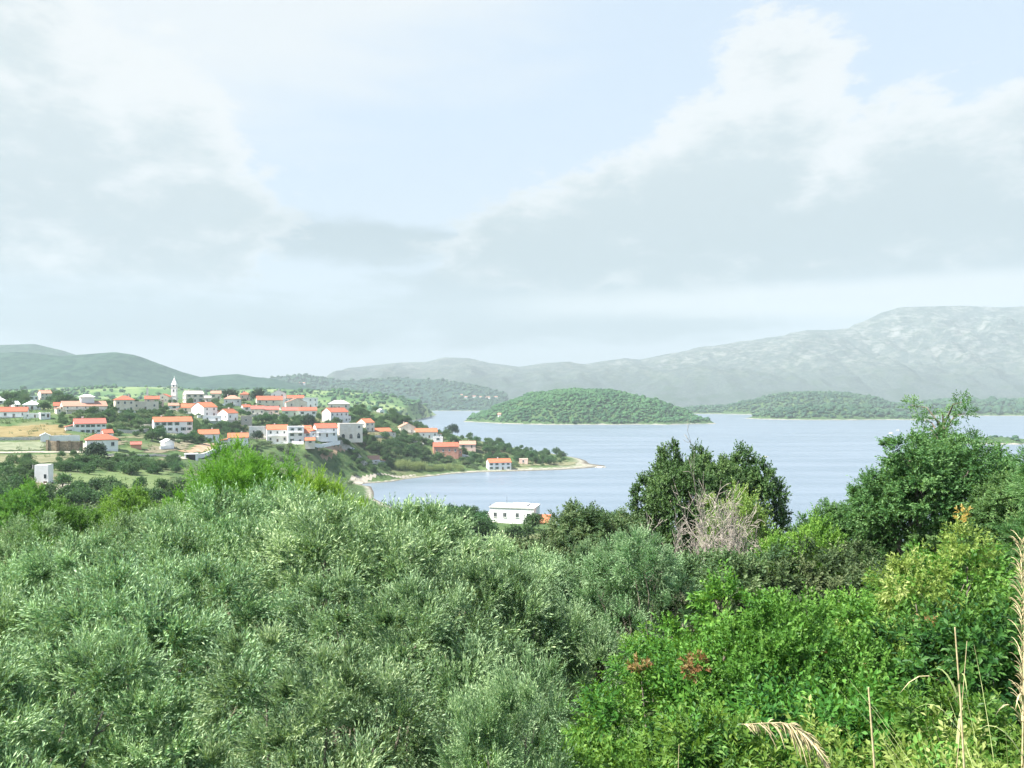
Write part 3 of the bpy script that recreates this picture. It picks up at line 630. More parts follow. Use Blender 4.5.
def house(h):
    px0, px1, pyb, hp, d, style, yaw, wall, tiles, cols, rows, label, dep = h
    cx = (px0+px1)/2; x, y, z = P(cx, pyb, d); S = d/FPX; th = R(yaw); tot = (px1-px0)*S*0.96
    wd = max(3.0, (tot-dep*abs(math.sin(th)))/math.cos(th)) if abs(yaw) > 14 else tot
    H = hp*S; rz = th-math.atan2(x, y)
    c, s = math.cos(rz), math.sin(rz); cxw, cyw = x-s*dep/2*1.0, y+c*dep/2
    root = obj('house', None, loc=(cxw, cyw, z), rz=rz); tag(root, label, 'house')
    w2, d2 = wd/2, dep/2; rh = (0.50 if style != 'gable' else 0.5)*(d2 if style in ('side', 'hip') else w2)
    rh = min(rh, 3.3)
    b = MB(); F0 = -3.0
    b.box(-w2, w2, -d2, d2, F0, H)
    if style == 'side':
        for sx in (-1, 1): b.add([(sx*w2, -d2, H), (sx*w2, d2, H), (sx*w2, 0, H+rh)], T=[(0, 1, 2) if sx > 0 else (1, 0, 2)])
    if style == 'gable':
        for sy in (-1, 1): b.add([(-w2, sy*d2, H), (w2, sy*d2, H), (0, sy*d2, H+rh)], T=[(0, 1, 2) if sy < 0 else (1, 0, 2)])
    if style == 'flat':
        for q in ((-w2-.08, w2+.08, -d2-.08, -d2+.2), (-w2-.08, w2+.08, d2-.2, d2+.08), (-w2-.08, -w2+.2, -d2+.2, d2-.2), (w2-.2, w2+.08, -d2+.2, d2-.2)): b.box(*q, H-.15, H+.35)
    obj('wall', b.mesh('wall', M[wall]), root)
    e, tk = 0.45, 0.22
    r = MB()
    if style == 'side':
        k = rh/d2
        for sy in (-1, 1):
            V = [(-w2-e*.6, sy*(d2+e), H-e*k), (w2+e*.6, sy*(d2+e), H-e*k), (w2+e*.6, 0, H+rh), (-w2-e*.6, 0, H+rh)]
            V += [(a, q, zz+tk) for a, q, zz in V]
            Q = [(4, 5, 6, 7), (3, 2, 1, 0), (0, 1, 5, 4), (1, 2, 6, 5), (2, 3, 7, 6), (3, 0, 4, 7)]
            r.add(V, Q if sy < 0 else [t[::-1] for t in Q])
        rd = [(-w2-e*.6, 0, H+rh+tk), (w2+e*.6, 0, H+rh+tk)]; r.tube(rd, [.16, .16], 6)
    elif style == 'gable':
        k = rh/w2
        for sx in (-1, 1):
            V = [(sx*(w2+e), -d2-e*.6, H-e*k), (sx*(w2+e), d2+e*.6, H-e*k), (0, d2+e*.6, H+rh), (0, -d2-e*.6, H+rh)]
            V += [(a, q, zz+tk) for a, q, zz in V]
            Q = [(4, 5, 6, 7), (3, 2, 1, 0), (0, 1, 5, 4), (1, 2, 6, 5), (2, 3, 7, 6), (3, 0, 4, 7)]
            r.add(V, Q if sx > 0 else [t[::-1] for t in Q])
        r.tube([(0, -d2-e*.6, H+rh+tk), (0, d2+e*.6, H+rh+tk)], [.16, .16], 6)
    elif style == 'hip':
        m = max(0.2, w2-d2*0.85); ew, ed = w2+e, d2+e; z0 = H-.05
        V = [(-ew, -ed, z0), (ew, -ed, z0), (ew, ed, z0), (-ew, ed, z0), (-ew, -ed, z0+tk), (ew, -ed, z0+tk), (ew, ed, z0+tk), (-ew, ed, z0+tk), (-m, 0, H+rh+tk), (m, 0, H+rh+tk)]
        r.add(V, [(3, 2, 1, 0), (0, 1, 5, 4), (1, 2, 6, 5), (2, 3, 7, 6), (3, 0, 4, 7), (4, 5, 9, 8), (6, 7, 8, 9)], [(5, 6, 9), (7, 4, 8)])
    else:
        r.box(-w2+.2, w2-.2, -d2+.2, d2-.2, H-.1, H+.06)
    rf = obj('roof', r.mesh('roof', M[tiles if style != 'flat' else 'concrete']), root)
    rr = random.Random(int(px0*31+pyb*7))
    if style in ('side', 'hip', 'gable') and wd > 6 and rr.random() < 0.8:
        cb = MB(); q = rr.uniform(-.3, .3)*wd; cb.box(q-.35, q+.35, .6, 1.3, H+rh*.4, H+rh+.9); cb.box(q-.45, q+.45, .5, 1.4, H+rh+.9, H+rh+1.05)
        obj('chimney', cb.mesh('chimney', M['white' if wall in ('white', 'greyrender') else 'cream']), rf)
    kind = 'shutter' if rr.random() < .45 else 'frame'
    fl = H/max(rows, 1) if rows else H
    for j in range(rows):
        zc = fl*j+fl*0.56
        sc_ = min(1.0, fl/3.0)*min(1.1, wd/cols/2.6)
        for i in range(cols):
            xx = -w2+wd*(i+.5)/cols
            if j == 0 and i == cols//2 and cols > 1 and not label.startswith('brick-red'):
                obj('door', door_mesh, root, (xx, -d2, 0.02), sca=min(1, fl/2.7)); continue
            if cols > 2 and rr.random() < .12: continue
            obj('window', win_mesh[kind], root, (xx+rr.uniform(-.05, .05)*wd/cols, -d2, zc), sca=max(.55, sc_)*rr.uniform(.85, 1.08))
        if yaw > 12 and not 'blank gable' in label:
            for q in (-.25, .25): obj('window', win_mesh[kind], root, (-w2, q*dep, zc), rz=-math.pi/2, sca=max(.55, sc_))
        elif px1 < 500 and rows:
            obj('window', win_mesh[kind], root, (w2, 0, zc), rz=math.pi/2, sca=max(.55, sc_))
    if 'balcony' in label or 'balconies' in label or 'villa' in label or 'terrace' in label:
        zb = fl*max(1, rows-1) if rows > 1 else fl*.15
        bb = MB(); bb.box(-w2*.9, w2*.9, -d2-1.3, -d2-.01, zb-.18, zb); 
        bb.box(-w2*.9, w2*.9, -d2-1.3, -d2-1.22, zb+.85, zb+.93)
        for i in range(13): bb.box(-w2*.9+i*w2*1.8/12-.05, -w2*.9+i*w2*1.8/12+.05, -d2-1.29, -d2-1.23, zb, zb+.85)
        for sx in (-1, 1): bb.box(sx*w2*.85-.12, sx*w2*.85+.12, -d2-1.28, -d2-1.04, -1.5, zb-.18)
        obj('balcony', bb.mesh('balcony', M['white']), root)
    if 'pergola' in label:
        bb = MB()
        for i in range(9): bb.box(-w2+i*wd/8.4, -w2+i*wd/8.4+.12, -d2-.2, d2*.4, H+2.3, H+2.45)
        for sx in (-w2, w2-.15):
            for yy in (-d2, d2*.3): bb.box(sx, sx+.15, yy, yy+.15, H+.36, H+2.3)
        obj('pergola', bb.mesh('pergola', M['door']), root)
    if 'arches' in label:
        for q in (-.33, 0, .33):
            ab = MB(); n = 10; hw = 1.0; zt = 1.7
            V = [(-hw, -.05, -.3), (hw, -.05, -.3)]+[(hw*math.cos(a), -.05, zt+hw*math.sin(a)) for a in np.linspace(0, math.pi, n)]
            V = V+[(a, .03, c_) for a, _, c_ in V]; m = n+2
            ab.add(V, T=[(0, i, i+1) for i in range(1, m-1)], Q=[(i, i+m, (i+1) % m+m, (i+1) % m) for i in range(m)])
            obj('arch', ab.mesh('arch', M['glass']), root, (q*wd, -d2-.03, 0))
    if 'upper storey' in label:
        ub = MB(); ub.box(-w2*.15, w2*.45, -d2*.4, d2*.5, H*.8, H+rh+2.6); u = obj('upper_storey', ub.mesh('upper_storey', M['white']), root)
        ub = MB(); a, q, z0 = w2*.36, d2*.55, H+rh+2.6
        V = [(w2*.15-a, -q, z0), (w2*.15+a, -q, z0), (w2*.15+a, q, z0), (w2*.15-a, q, z0), (w2*.15-a*.3, 0, z0+1.6), (w2*.15+a*.3, 0, z0+1.6)]
        ub.add(V, [(3, 2, 1, 0), (0, 1, 5, 4), (2, 3, 4, 5)], [(1, 2, 5), (3, 0, 4)]); obj('upper_roof', ub.mesh('upper_roof', M['whitetile']), root)
    if 'tall pale chimney' in label:
        ub = MB(); ub.box(-w2*.75, -w2*.75+1.1, 0, 1.1, H*.5, H+rh+5.5); ub.box(-w2*.75-.15, -w2*.75+1.25, -.15, 1.25, H+rh+5.5, H+rh+5.9); obj('chimney', ub.mesh('tall_chimney', M['white']), rf)
    if 'porch' in label:
        ub = MB(); ub.box(w2*.35, w2*.35+.3, -d2-2.2, -d2-1.9, -2, 2.1); ub.box(w2-.3, w2, -d2-2.2, -d2-1.9, -2, 2.1); ub.box(w2*.3, w2+.1, -d2-2.4, -d2-.01, 2.1, 2.35); obj('porch', ub.mesh('porch', M['white']), root)
    if style == 'side' and wd > 9 and px1 < 480 and rr.random() < .75:
        sx = rr.choice((-1, 1)); aw, ad, ah = rr.uniform(2.6, 4.0), dep*rr.uniform(.5, .7), H*rr.uniform(.5, .72); xa, xb = sorted((sx*(w2+.01), sx*(w2+aw))); y0 = -d2+rr.uniform(.4, 1.6)
        ab = MB(); ab.box(xa, xb, y0, y0+ad, -3, ah); an = obj('annexe', ab.mesh('annexe', M[wall]), root); ab = MB(); zi, zo = ah+.95, ah-.05; za, zb = (zo, zi) if sx < 0 else (zi, zo); xa2, xb2 = (xa-.3, xb-.02) if sx < 0 else (xa+.02, xb+.3)
        V = [(xa2, y0-.3, za), (xb2, y0-.3, zb), (xb2, y0+ad+.3, zb), (xa2, y0+ad+.3, za)]; V += [(a, q, c_+.2) for a, q, c_ in V]; ab.add(V, [(3, 2, 1, 0), (4, 5, 6, 7), (0, 1, 5, 4), (1, 2, 6, 5), (2, 3, 7, 6), (3, 0, 4, 7)])
        obj('roof', ab.mesh('annexe_roof', M[tiles]), an); obj('window', win_mesh[kind], an, ((xa+xb)/2, y0, ah*.5), sca=.7)
    top = H+(rh if style != 'flat' else .4)
    FOOT.append((cxw, cyw, math.hypot(w2, d2)+1.5, px0, px1, pyb-top/S, pyb, d))
for h in HOUSES: house(h)

# church tower with its spire, and the nave beside it
def church():
    d = 560*FX(174); S = d/FPX; x, y, z = P(174.3, 403, d); root = obj('church_tower', None, loc=(x, y, z-1), rz=0.12, sca=FX(174)); tag(root, 'slender pale bell tower with pointed spire rising above the village', 'bell tower')
    b = MB(); w = 1.75; b.box(-w, w, -w, w, -2, 12.2); obj('shaft', b.mesh('shaft', M['white']), root)
    b = MB()
    for zz in (6.0, 12.2): b.box(-w-.2, w+.2, -w-.2, w+.2, zz, zz+.3)
    obj('cornice', b.mesh('cornice', M['cream']), root)
    bf = MB(); bf.box(-w+.15, w-.15, -w+.15, w-.15, 12.5, 14.3); bel = obj('belfry', bf.mesh('belfry', M['white']), root)
    for k, (dx, dy, rz) in enumerate(((0, -w+.15, 0), (w-.15, 0, math.pi/2), (-w+.15, 0, -math.pi/2), (0, w-.15, math.pi))):
        o = MB(); o.box(-.45, .45, -.06, .02, 12.7, 14.0); obj('bell_opening', o.mesh('bell_opening', M['glass']), bel, (dx, dy, 0), rz)
        o = MB(); o.box(-.4, .4, -.06, .02, 9.0, 10.6); obj('window', o.mesh('tower_window', M['glass']), root, (dx*(w/(w-.15)), dy*(w/(w-.15)), 0), rz)
    o = MB(); q = w+.05; o.add([(-q, -q, 14.3), (q, -q, 14.3), (q, q, 14.3), (-q, q, 14.3), (0, 0, 19.6)], [(3, 2, 1, 0)], [(0, 1, 4), (1, 2, 4), (2, 3, 4), (3, 0, 4)])
    o.tube([(0, 0, 19.3), (0, 0, 20.6)], [.09, .07], 6); o.tube([(-.35, 0, 20.2), (.35, 0, 20.2)], [.06, .06], 6)
    obj('spire', o.mesh('spire', M['white']), root)
    FOOT.append((x, y, 4, 171, 178, 377, 403, d))
    d = 566*FX(165); x, y, z = P(164.5, 403.5, d); root = obj('church', None, loc=(x, y, z), rz=0.25); tag(root, 'cream church nave with gabled front and red roof left of the bell tower', 'church')
    w2, d2, H, rh = 4.6, 9, 5.4, 2.3; b = MB(); b.box(-w2, w2, -d2, d2, -3, H)
    for sy in (-1, 1): b.add([(-w2, sy*d2, H), (w2, sy*d2, H), (0, sy*d2, H+rh)], T=[(0, 1, 2) if sy < 0 else (1, 0, 2)])
    obj('wall', b.mesh('wall', M['cream']), root); r = MB()
    for sx in (-1, 1):
        V = [(sx*(w2+.3), -d2+.15, H-.15), (sx*(w2+.3), d2+.2, H-.15), (0, d2+.2, H+rh), (0, -d2+.15, H+rh)]; V += [(a, q, zz+.2) for a, q, zz in V]
        Q = [(4, 5, 6, 7), (3, 2, 1, 0), (0, 1, 5, 4), (1, 2, 6, 5), (2, 3, 7, 6), (3, 0, 4, 7)]; r.add(V, Q if sx > 0 else [t[::-1] for t in Q])
    obj('roof', r.mesh('roof', M['red']), root); obj('door', door_mesh, root, (0, -d2, 0), sca=1.2)
    obj('window', win_mesh['frame'], root, (0, -d2, 4.9), sca=.9)
    for sx in (-.55, .55): obj('window', win_mesh['frame'], root, (sx*w2, -d2, 2.8), sca=.7)
    FOOT.append((x, y, 9, 158, 171, 393, 403.5, d))
church()

# the stone hut in the valley
def hut():
    d = 190; S = d/FPX; x, y, z = P(44, 482, d); z = gz(x, y)-.3; root = obj('stone_hut', None, loc=(x, y, z), rz=0.16); tag(root, 'square roofless-looking pale stone hut standing alone in the meadow', 'stone hut')
    b = MB(); b.box(-1.55, 1.55, -1.5, 1.5, -1.5, 4.6); obj('wall', b.mesh('wall', M['white']), root)
    b = MB(); b.box(-1.5, 1.5, -1.45, 1.45, 4.6, 4.7); obj('roof', b.mesh('roof', M['concrete']), root)
    b = MB(); b.box(-.26, .26, -.05, .03, -.5, .5); obj('window', b.mesh('hut_window', M['glass']), root, (.85, -1.5, 1.9))
    b = MB(); b.box(-.4, .4, -.05, .03, 0, 1.3); obj('door', b.mesh('hut_door', M['door']), root, (.9, -1.5, -.6))
    b = MB(); b.box(-2.0, 2.4, -3.0, -1.7, -1.2, .25); 
    obj('terrace', b.mesh('terrace', M['palestone']), root)
    FOOT.append((x, y, 3.5, 36, 53, 462, 485, d))
hut()

# large white house by the shore below
def shore_house():
    d = 205; S = d/FPX; x, y, z = P(516, 523, d); z -= 1.0; root = obj('house', None, loc=(x, y+4, z), rz=-0.22); tag(root, 'large white flat-roofed house near the shore, closest to the viewer above the treetops', 'house')
    b = MB(); b.box(-6.3, 5.8, -4, 4, -4, 4.9); b.box(-7.4, -6.31, -3.5, 2, -4, 3.2); obj('wall', b.mesh('wall', M['white']), root)
    r = MB(); r.box(-6.5, 6.0, -4.2, 4.2, 4.91, 5.15); r.box(-1.2, 3.4, -2, 3, 5.15, 5.5); obj('roof', r.mesh('roof', M['concrete']), root)
    for q, zz in ((-4.8, 3.1), (-2.2, 3.1), (1.2, 3.1), (4.2, 3.1), (-3.2, .4), (2.8, .4)): obj('window', win_mesh['frame'], root, (q, -4, zz), sca=.8)
    b = MB()
    for q in (-6.2, 5.6): b.box(q, q+.1, -4.1, -4.0, 5.15, 5.9)
    b.tube([(-2.5, 0, 5.1), (-2.5, 0, 7.6)], [.05, .04], 5); obj('aerial', b.mesh('aerial', M['iron']), root)
    b = MB(); b.box(6.0, 9.6, -5.5, -1, -4, 1.6); obj('annexe', b.mesh('annexe', M['pink']), root)
    r = MB(); V = [(5.83, -5.9, 1.5), (9.9, -5.9, 1.5), (9.9, -.8, 2.9), (5.83, -.8, 2.9)]; V += [(a, q, c+.2) for a, q, c in V]
    r.add(V, [(4, 5, 6, 7), (3, 2, 1, 0), (0, 1, 5, 4), (1, 2, 6, 5), (2, 3, 7, 6), (3, 0, 4, 7)]); obj('annexe_roof', r.mesh('annexe_roof', M['orange']), root)
    FOOT.append((x, y+4, 11, 489, 551, 505, 523, d))
shore_house()

# walls, low concrete shelter, posts
def wall_thing(name, pix, hgt, thick, mat, label, cat='wall', posts=0, dmin=60, pmat=None):
    w = np.array(world_poly(pix, dmin))
    if len(w) < 2: print('short wall', label); return
    s = np.concatenate([[0], np.cumsum(np.hypot(*np.diff(w, axis=0).T))]); n = max(4, int(s[-1]/3)); t = np.linspace(0, s[-1], n)
    x, y = np.interp(t, s, w[:, 0]), np.interp(t, s, w[:, 1]); tx, ty = np.gradient(x), np.gradient(y); L = np.hypot(tx, ty); nx_, ny_ = -ty/L*thick/2, tx/L*thick/2
    z = tz(x, y); V = []
    for i in range(n): V += [(x[i]-nx_[i], y[i]-ny_[i], z[i]-1), (x[i]+nx_[i], y[i]+ny_[i], z[i]-1), (x[i]+nx_[i], y[i]+ny_[i], z[i]+hgt), (x[i]-nx_[i], y[i]-ny_[i], z[i]+hgt)]
    Q = []
    for i in range(n-1):
        a, b = 4*i, 4*(i+1); Q += [(a, b, b+3, a+3), (a+1, a+2, b+2, b+1), (a+3, b+3, b+2, a+2)]
    Q += [(0, 3, 2, 1), (4*(n-1), 4*(n-1)+1, 4*(n-1)+2, 4*(n-1)+3)]
    c = np.array(V).mean(0); b = MB(); b.add(np.array(V)-c, Q); o = obj(name, b.mesh(name, M[mat]), loc=tuple(c)); tag(o, label, cat)
    for k in range(posts):
        f = (k+.5)/posts; j = min(int(f*n), n-1); pb = MB(); pb.box(-.45, .45, -.45, .45, -1, hgt+.35); obj('pillar', pb.mesh('pillar', M[pmat or mat]), o, (x[j]-c[0], y[j]-c[1]-thick*.4, z[j]-c[2]), rz=math.atan2(ty[j], tx[j]))
    return o
wall_thing('field_wall', [(-20,440.5),(20,440.5),(41,440.8)], 1.3, .5, 'palestone', 'long low whitish wall along the near edge of the ochre field')
wall_thing('garden_wall', [(50,442.2),(66,441.8),(80,441.8)], 2.6, .5, 'white', 'white wall right of the little white shed, over the brown stone wall')
wall_thing('stone_wall', [(48,451.5),(62,451.6),(82,451.2)], 4.0, .8, 'brownstone', 'brown stone retaining wall with dark buttresses above the gravel track', posts=6, pmat='brownstone')
wall_thing('dry_stone_wall', [(106,456.5),(140,457),(180,457.5)], 0.9, .6, 'palestone', 'pale dry stone wall running below the ploughed field')
wall_thing('garden_wall', [(306,449),(322,448),(340,447.5)], 2.3, .4, 'white', 'long plain white garden wall at the bottom of the village by the track')
wall_thing('retaining_wall', [(457,456),(466,458.5),(474,460)], 2.2, .5, 'white', 'short white retaining wall right of the brick-red house')
wall_thing('terrace_wall', [(118,427),(136,428),(154,427)], 1.7, .5, 'palestone', 'upper pale terrace wall left of the long orange-roofed house')
wall_thing('terrace_wall', [(116,433),(134,433.5),(152,432)], 1.7, .5, 'palestone', 'lower pale terrace wall left of the long orange-roofed house')
wall_thing('retaining_wall', [(197,458.5),(212,455),(226,448.5)], 2.0, .5, 'white', 'white wall climbing beside the track towards the bright pine')
wall_thing('garden_wall', [(413,443),(424,446)], 1.8, .4, 'palestone', 'short pale wall in the woods left of the brick-red house')
wr = random.Random(5)
for h in HOUSES:
    if 100 < h[0] < 400 and wr.random() < .7:
        a, b_ = h[0]+wr.uniform(-3, 4), h[1]+wr.uniform(-4, 3); q = h[2]+wr.uniform(1.2, 2.4)
        o = wall_thing('garden_wall', [(a, q), ((a+b_)/2, q+wr.uniform(-.3, .3)), (b_, q)], wr.uniform(1.0, 1.9), .4, wr.choice(('white', 'palestone', 'palestone')), 'low pale garden wall just below one of the village houses')
        if o: o['group'] = 'low garden walls below the village houses'
def shelter():
    x, d = (float(q[0]) for q in cast([189.5], [460])); y = d; z = gz(x, y); root = obj('concrete_shelter', None, loc=(x, y+2, z), rz=.25); tag(root, 'low white concrete shelter with wide dark opening beside the track', 'shelter')
    b = MB(); b.box(-2.7, -2.1, -2, 2, -1, 2.2); b.box(2.1, 2.7, -2, 2, -1, 2.2); b.box(-2.1, 2.1, 1.6, 2, -1, 2.2); obj('wall', b.mesh('wall', M['white']), root)
    b = MB(); b.box(-2.9, 2.9, -2.2, 2.2, 2.21, 2.6); obj('roof', b.mesh('roof', M['white']), root)
    b = MB(); b.box(-2.09, 2.09, -.2, 0, -.5, 2.19); obj('opening_shade', b.mesh('opening_shade', M['iron']), root); FOOT.append((x, y, 5, 182, 197, 452, 460, d))  # dark panel put in for the shade inside the opening
shelter()
def post(px, pyt, pyb, d, label):
    x, y, _ = P(px, pyb, d); z = gz(x, y); h = (pyb-pyt)/FPX*d+max(0, P(px, pyb, d)[2]-z); root = obj('wooden_post', None, loc=(x, y, z-.2)); tag(root, label, 'post')
    b = MB(); b.tube([(0, 0, -.3), (0, 0, h)], [.11, .09], 8); obj('pole', b.mesh('pole', M['concrete'], True), root)
    b = MB(); b.box(-.35, .35, -.05, .05, h-.25, h-.13); obj('crossbar', b.mesh('crossbar', M['iron']), root)
post(70.5, 478, 492, 188, 'pale post standing in the meadow just right of the stone hut')
post(111.5, 481, 490, 190, 'pale post at the right end of the meadow')
post(33, 464, 475, 205, 'pale post left of the stone hut')

# small distant buildings across the water
def sight(px, py, d):
    bpy.context.view_layer.update(); dg = bpy.context.evaluated_depsgraph_get(); v = Vector(((px-512)/FPX, 1, -(py-HOR)/FPX)).normalized(); o = Vector((0, 0, CAMZ))+v*(d*.75)
    for _ in range(12):
        ok, p, n, i, ob, m = sc.ray_cast(dg, o, v)
        if not ok: break
        if ob.get('kind') == 'structure' and ob.name != 'sea': return p
        o = p+v*1.0
    return P(px, py, d)
def woods_on(ob, n, size, seed, zmin=4, thr=.46):
    r = np.random.default_rng(seed); me = ob.data; V = np.empty(len(me.vertices)*3, np.float32); me.vertices.foreach_get('co', V); V = V.reshape(-1, 3); F = np.empty(len(me.polygons)*4, np.int32); me.polygons.foreach_get('vertices', F); F = F.reshape(-1, 4)
    c = V[F].mean(1); ar = np.linalg.norm(np.cross(V[F[:, 1]]-V[F[:, 0]], V[F[:, 3]]-V[F[:, 0]]), axis=1)*(c[:, 2] > zmin); f = F[r.choice(len(F), n*3, p=ar/ar.sum())]; u, w = r.random((n*3, 1)), r.random((n*3, 1))
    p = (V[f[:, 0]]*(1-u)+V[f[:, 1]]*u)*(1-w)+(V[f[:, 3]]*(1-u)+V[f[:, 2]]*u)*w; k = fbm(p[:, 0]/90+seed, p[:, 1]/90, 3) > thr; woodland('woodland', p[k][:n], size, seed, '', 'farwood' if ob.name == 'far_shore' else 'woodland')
woods_on(bpy.data.objects['low_hill'], 5200, 3.8, 61, thr=.42)
woods_on(bpy.data.objects['far_shore'], 5000, 6.0, 62, thr=.3)
def far_house(px, py, d, w, h, label, group=None):
    x, y, z = sight(px, py, d); root = obj('house', None, loc=(x, y, z-.5), rz=random.uniform(-.3, .3)); tag(root, label, 'house', group)
    b = MB(); w, h = w*.7, h*.6; b.box(-w/2, w/2, -6, 6, -4, h); obj('wall', b.mesh('wall', M['white']), root); r = MB()
    for sy in (-1, 1):
        V = [(-w/2-1, sy*7, h-.3), (w/2+1, sy*7, h-.3), (w/2+1, 0, h+3), (-w/2-1, 0, h+3)]; V += [(a, q, c+.3) for a, q, c in V]
        Q = [(4, 5, 6, 7), (3, 2, 1, 0), (0, 1, 5, 4), (1, 2, 6, 5), (2, 3, 7, 6), (3, 0, 4, 7)]; r.add(V, Q if sy < 0 else [t[::-1] for t in Q])
    obj('roof', r.mesh('roof', M['faded']), root)
for px, py, w in ((466,398,16),(474,397.5,22),(481,398,18),(488,398.5,26),(496,398,18),(462,396,14)): far_house(px, py, 3100, w, 9, 'tiny white house in the distant settlement across the channel', 'houses of the distant settlement')
far_house(500, 415.5, 1630, 9, 5, 'small white house alone on the wooded island')
far_house(302, 384.5, 3350, 40, 12, 'lone long white building high on the blue hill behind the village')

# ------------------------------------------------------------------ foliage
def _unit(v): return v/(np.linalg.norm(v, axis=-1, keepdims=True)+1e-9)
def leaves(r, B, D, L, nl, ll, lw, ang, droop=0.12, t0=0.05, clumptint=None, tipl=0.3):
    """leafy shoots: base points B, directions D, length L, nl leaves on each"""
    n = len(B); t = t0+(1-t0)*np.linspace(0, 1, nl)[None, :]+r.normal(0, .02, (n, nl)); Ls = L*r.uniform(.6, 1.25, n)
    a = _unit(np.cross(D, r.normal(size=(n, 3)))); b = np.cross(D, a)
    phi = r.uniform(0, 6.28, n)[:, None]+np.arange(nl)[None, :]*2.4+r.normal(0, .25, (n, nl))
    rad = a[:, None]*np.cos(phi)[..., None]+b[:, None]*np.sin(phi)[..., None]
    an = r.uniform(ang[0], ang[1], (n, nl))*(1.15-.45*t); S = np.broadcast_to(D[:, None], rad.shape)
    e = S*np.cos(an)[..., None]+rad*np.sin(an)[..., None]; p = B[:, None]+S*(t*Ls[:, None])[..., None]
    side = _unit(np.cross(e, S)); l = ll*r.uniform(.7, 1.2, (n, nl))[..., None]; w = lw*r.uniform(.8, 1.15, (n, nl))[..., None]*.5
    tip = p+e*l; tip[..., 2] -= droop*l[..., 0]; mid = p+e*l*.48; mid[..., 2] += droop*.15*l[..., 0]
    V = np.stack([p, mid+side*w, tip, mid-side*w], 2).reshape(-1, 3); m = n*nl
    F = np.arange(m*4).reshape(m, 4)
    base = r.uniform(.05, .6, (n, 1)) if clumptint is None else clumptint[:, None]+r.normal(0, .10, (n, 1))
    tint = np.clip(base+r.normal(0, .15, (n, nl))+tipl*(t-.5), 0, 1); return V, F, np.repeat(tint.ravel(), 4)
def shoots(r, clumps, dens, rmin=.72, up=.5, jit=.35, low=-.35, ctv=.22):
    B, D, T = [], [], []
    for c, rad in clumps:
        c = np.asarray(c, float); rad = np.broadcast_to(np.asarray(rad, float), 3); n = max(4, int(dens*4*math.pi*np.mean(rad)**2*.8))
        d = _unit(r.normal(size=(n, 3))); d = d[(d[:, 2] > low) | (r.random(n) < .25)]; n = len(d)
        lump = 1+.16*np.sin(d[:, 0]*7+c[0]*3)*np.sin(d[:, 1]*6+c[1]*5)+.1*np.sin(d[:, 2]*9)
        B.append(c+d*rad*(r.uniform(rmin, 1, n)*lump)[:, None]); D.append(_unit(d*.65+np.array([0, 0, up])+r.normal(0, jit, (n, 3))))
        T.append(np.full(n, np.clip(.42+r.normal(0, ctv), .05, .9)))
    return np.concatenate(B), np.concatenate(D), np.concatenate(T)
def lumps(r, n1, rx, ry, h, z0, R1, n2, cr, fill=6):
    """two-level crown: rounded boughs set over a dome, each covered with small bouquets; returns bouquets (centre, radius, facing) and bough centres"""
    big = [np.array(c) for c, q in dome(r, n1, rx, ry, h, z0, 1, .35)]; ctr = np.mean(big, 0)-[0, 0, .4*h]; out = []
    for c in big:
        nr = _unit(_unit(c-ctr)+np.array([0, 0, .35])); R_ = R1*r.uniform(.75, 1.3); a = _unit(np.cross(nr, [.3, .9, .1])); b = np.cross(nr, a); m = max(4, int(n2*(R_/R1)**2))
        for i in range(m):
            cz = 1-1.15*(i+.5)/m; ph = i*2.39996+r.uniform(-.3, .3); sn = math.sqrt(max(0, 1-cz*cz)); d = nr*cz+(a*math.cos(ph)+b*math.sin(ph))*sn; d = d+r.normal(0, .12, 3)
            out.append((c+d*R_*np.array([1, 1, 1.1]), cr*r.uniform(.75, 1.25), _unit(d+np.array([0, 0, .45]))))
    for i in range(fill): out.append((ctr+r.normal(0, .35, 3)*[rx, ry, .5*h], cr*1.6, _unit(r.normal(0, .5, 3)+[0, 0, 1])))
    return out, [(c-(_unit(c-ctr))*R1*.3, R1*.6) for c in big]
def bouquet_mesh(name, r, clumps, mat, nsh, nl, ll, lw, ang=(.35, .9), spread=.5, reach=1.35, up=.55, ctv=.2, **kk):
    """crown of separate upright bouquets: shoots fan out of each clump, leaves crowd towards their tips"""
    C = np.array([e[0] for e in clumps], float); ctr = C.mean(0)-[0, 0, .3*np.ptp(C[:, 2])]; B, D, T, LL = [], [], [], []
    for e in clumps:
        c, q = e[0], float(np.mean(e[1])); nrm = e[2] if len(e) > 2 else _unit(_unit(np.asarray(c)-ctr)+np.array([0, 0, up])); n = max(5, int(nsh*r.uniform(.75, 1.25))); d = _unit(nrm+r.normal(0, spread, (n, 3)))
        B.append(np.asarray(c)-nrm*q*.55+r.normal(0, q*.18, (n, 3))); D.append(d); T.append(np.full(n, np.clip(.36+r.normal(0, ctv), .03, .9))); LL.append(np.full(n, q*reach))
    V, F, t = leaves(r, np.concatenate(B), np.concatenate(D), np.concatenate(LL), nl, ll, lw, ang, clumptint=np.concatenate(T), **kk)
    return mesh_np(name, V, F, mat, tint=t)
def crown_mesh(name, r, clumps, mat, dens, L, nl, ll, lw, ang=(.4, .9), **k):
    kk = {q: k.pop(q) for q in ('droop', 'tipl', 't0') if q in k}
    B, D, T = shoots(r, clumps, dens*2.1, **k); V, F, t = leaves(r, B, D, L, nl, ll, lw, ang, clumptint=T, **kk)
    return mesh_np(name, V, F, mat, tint=t)
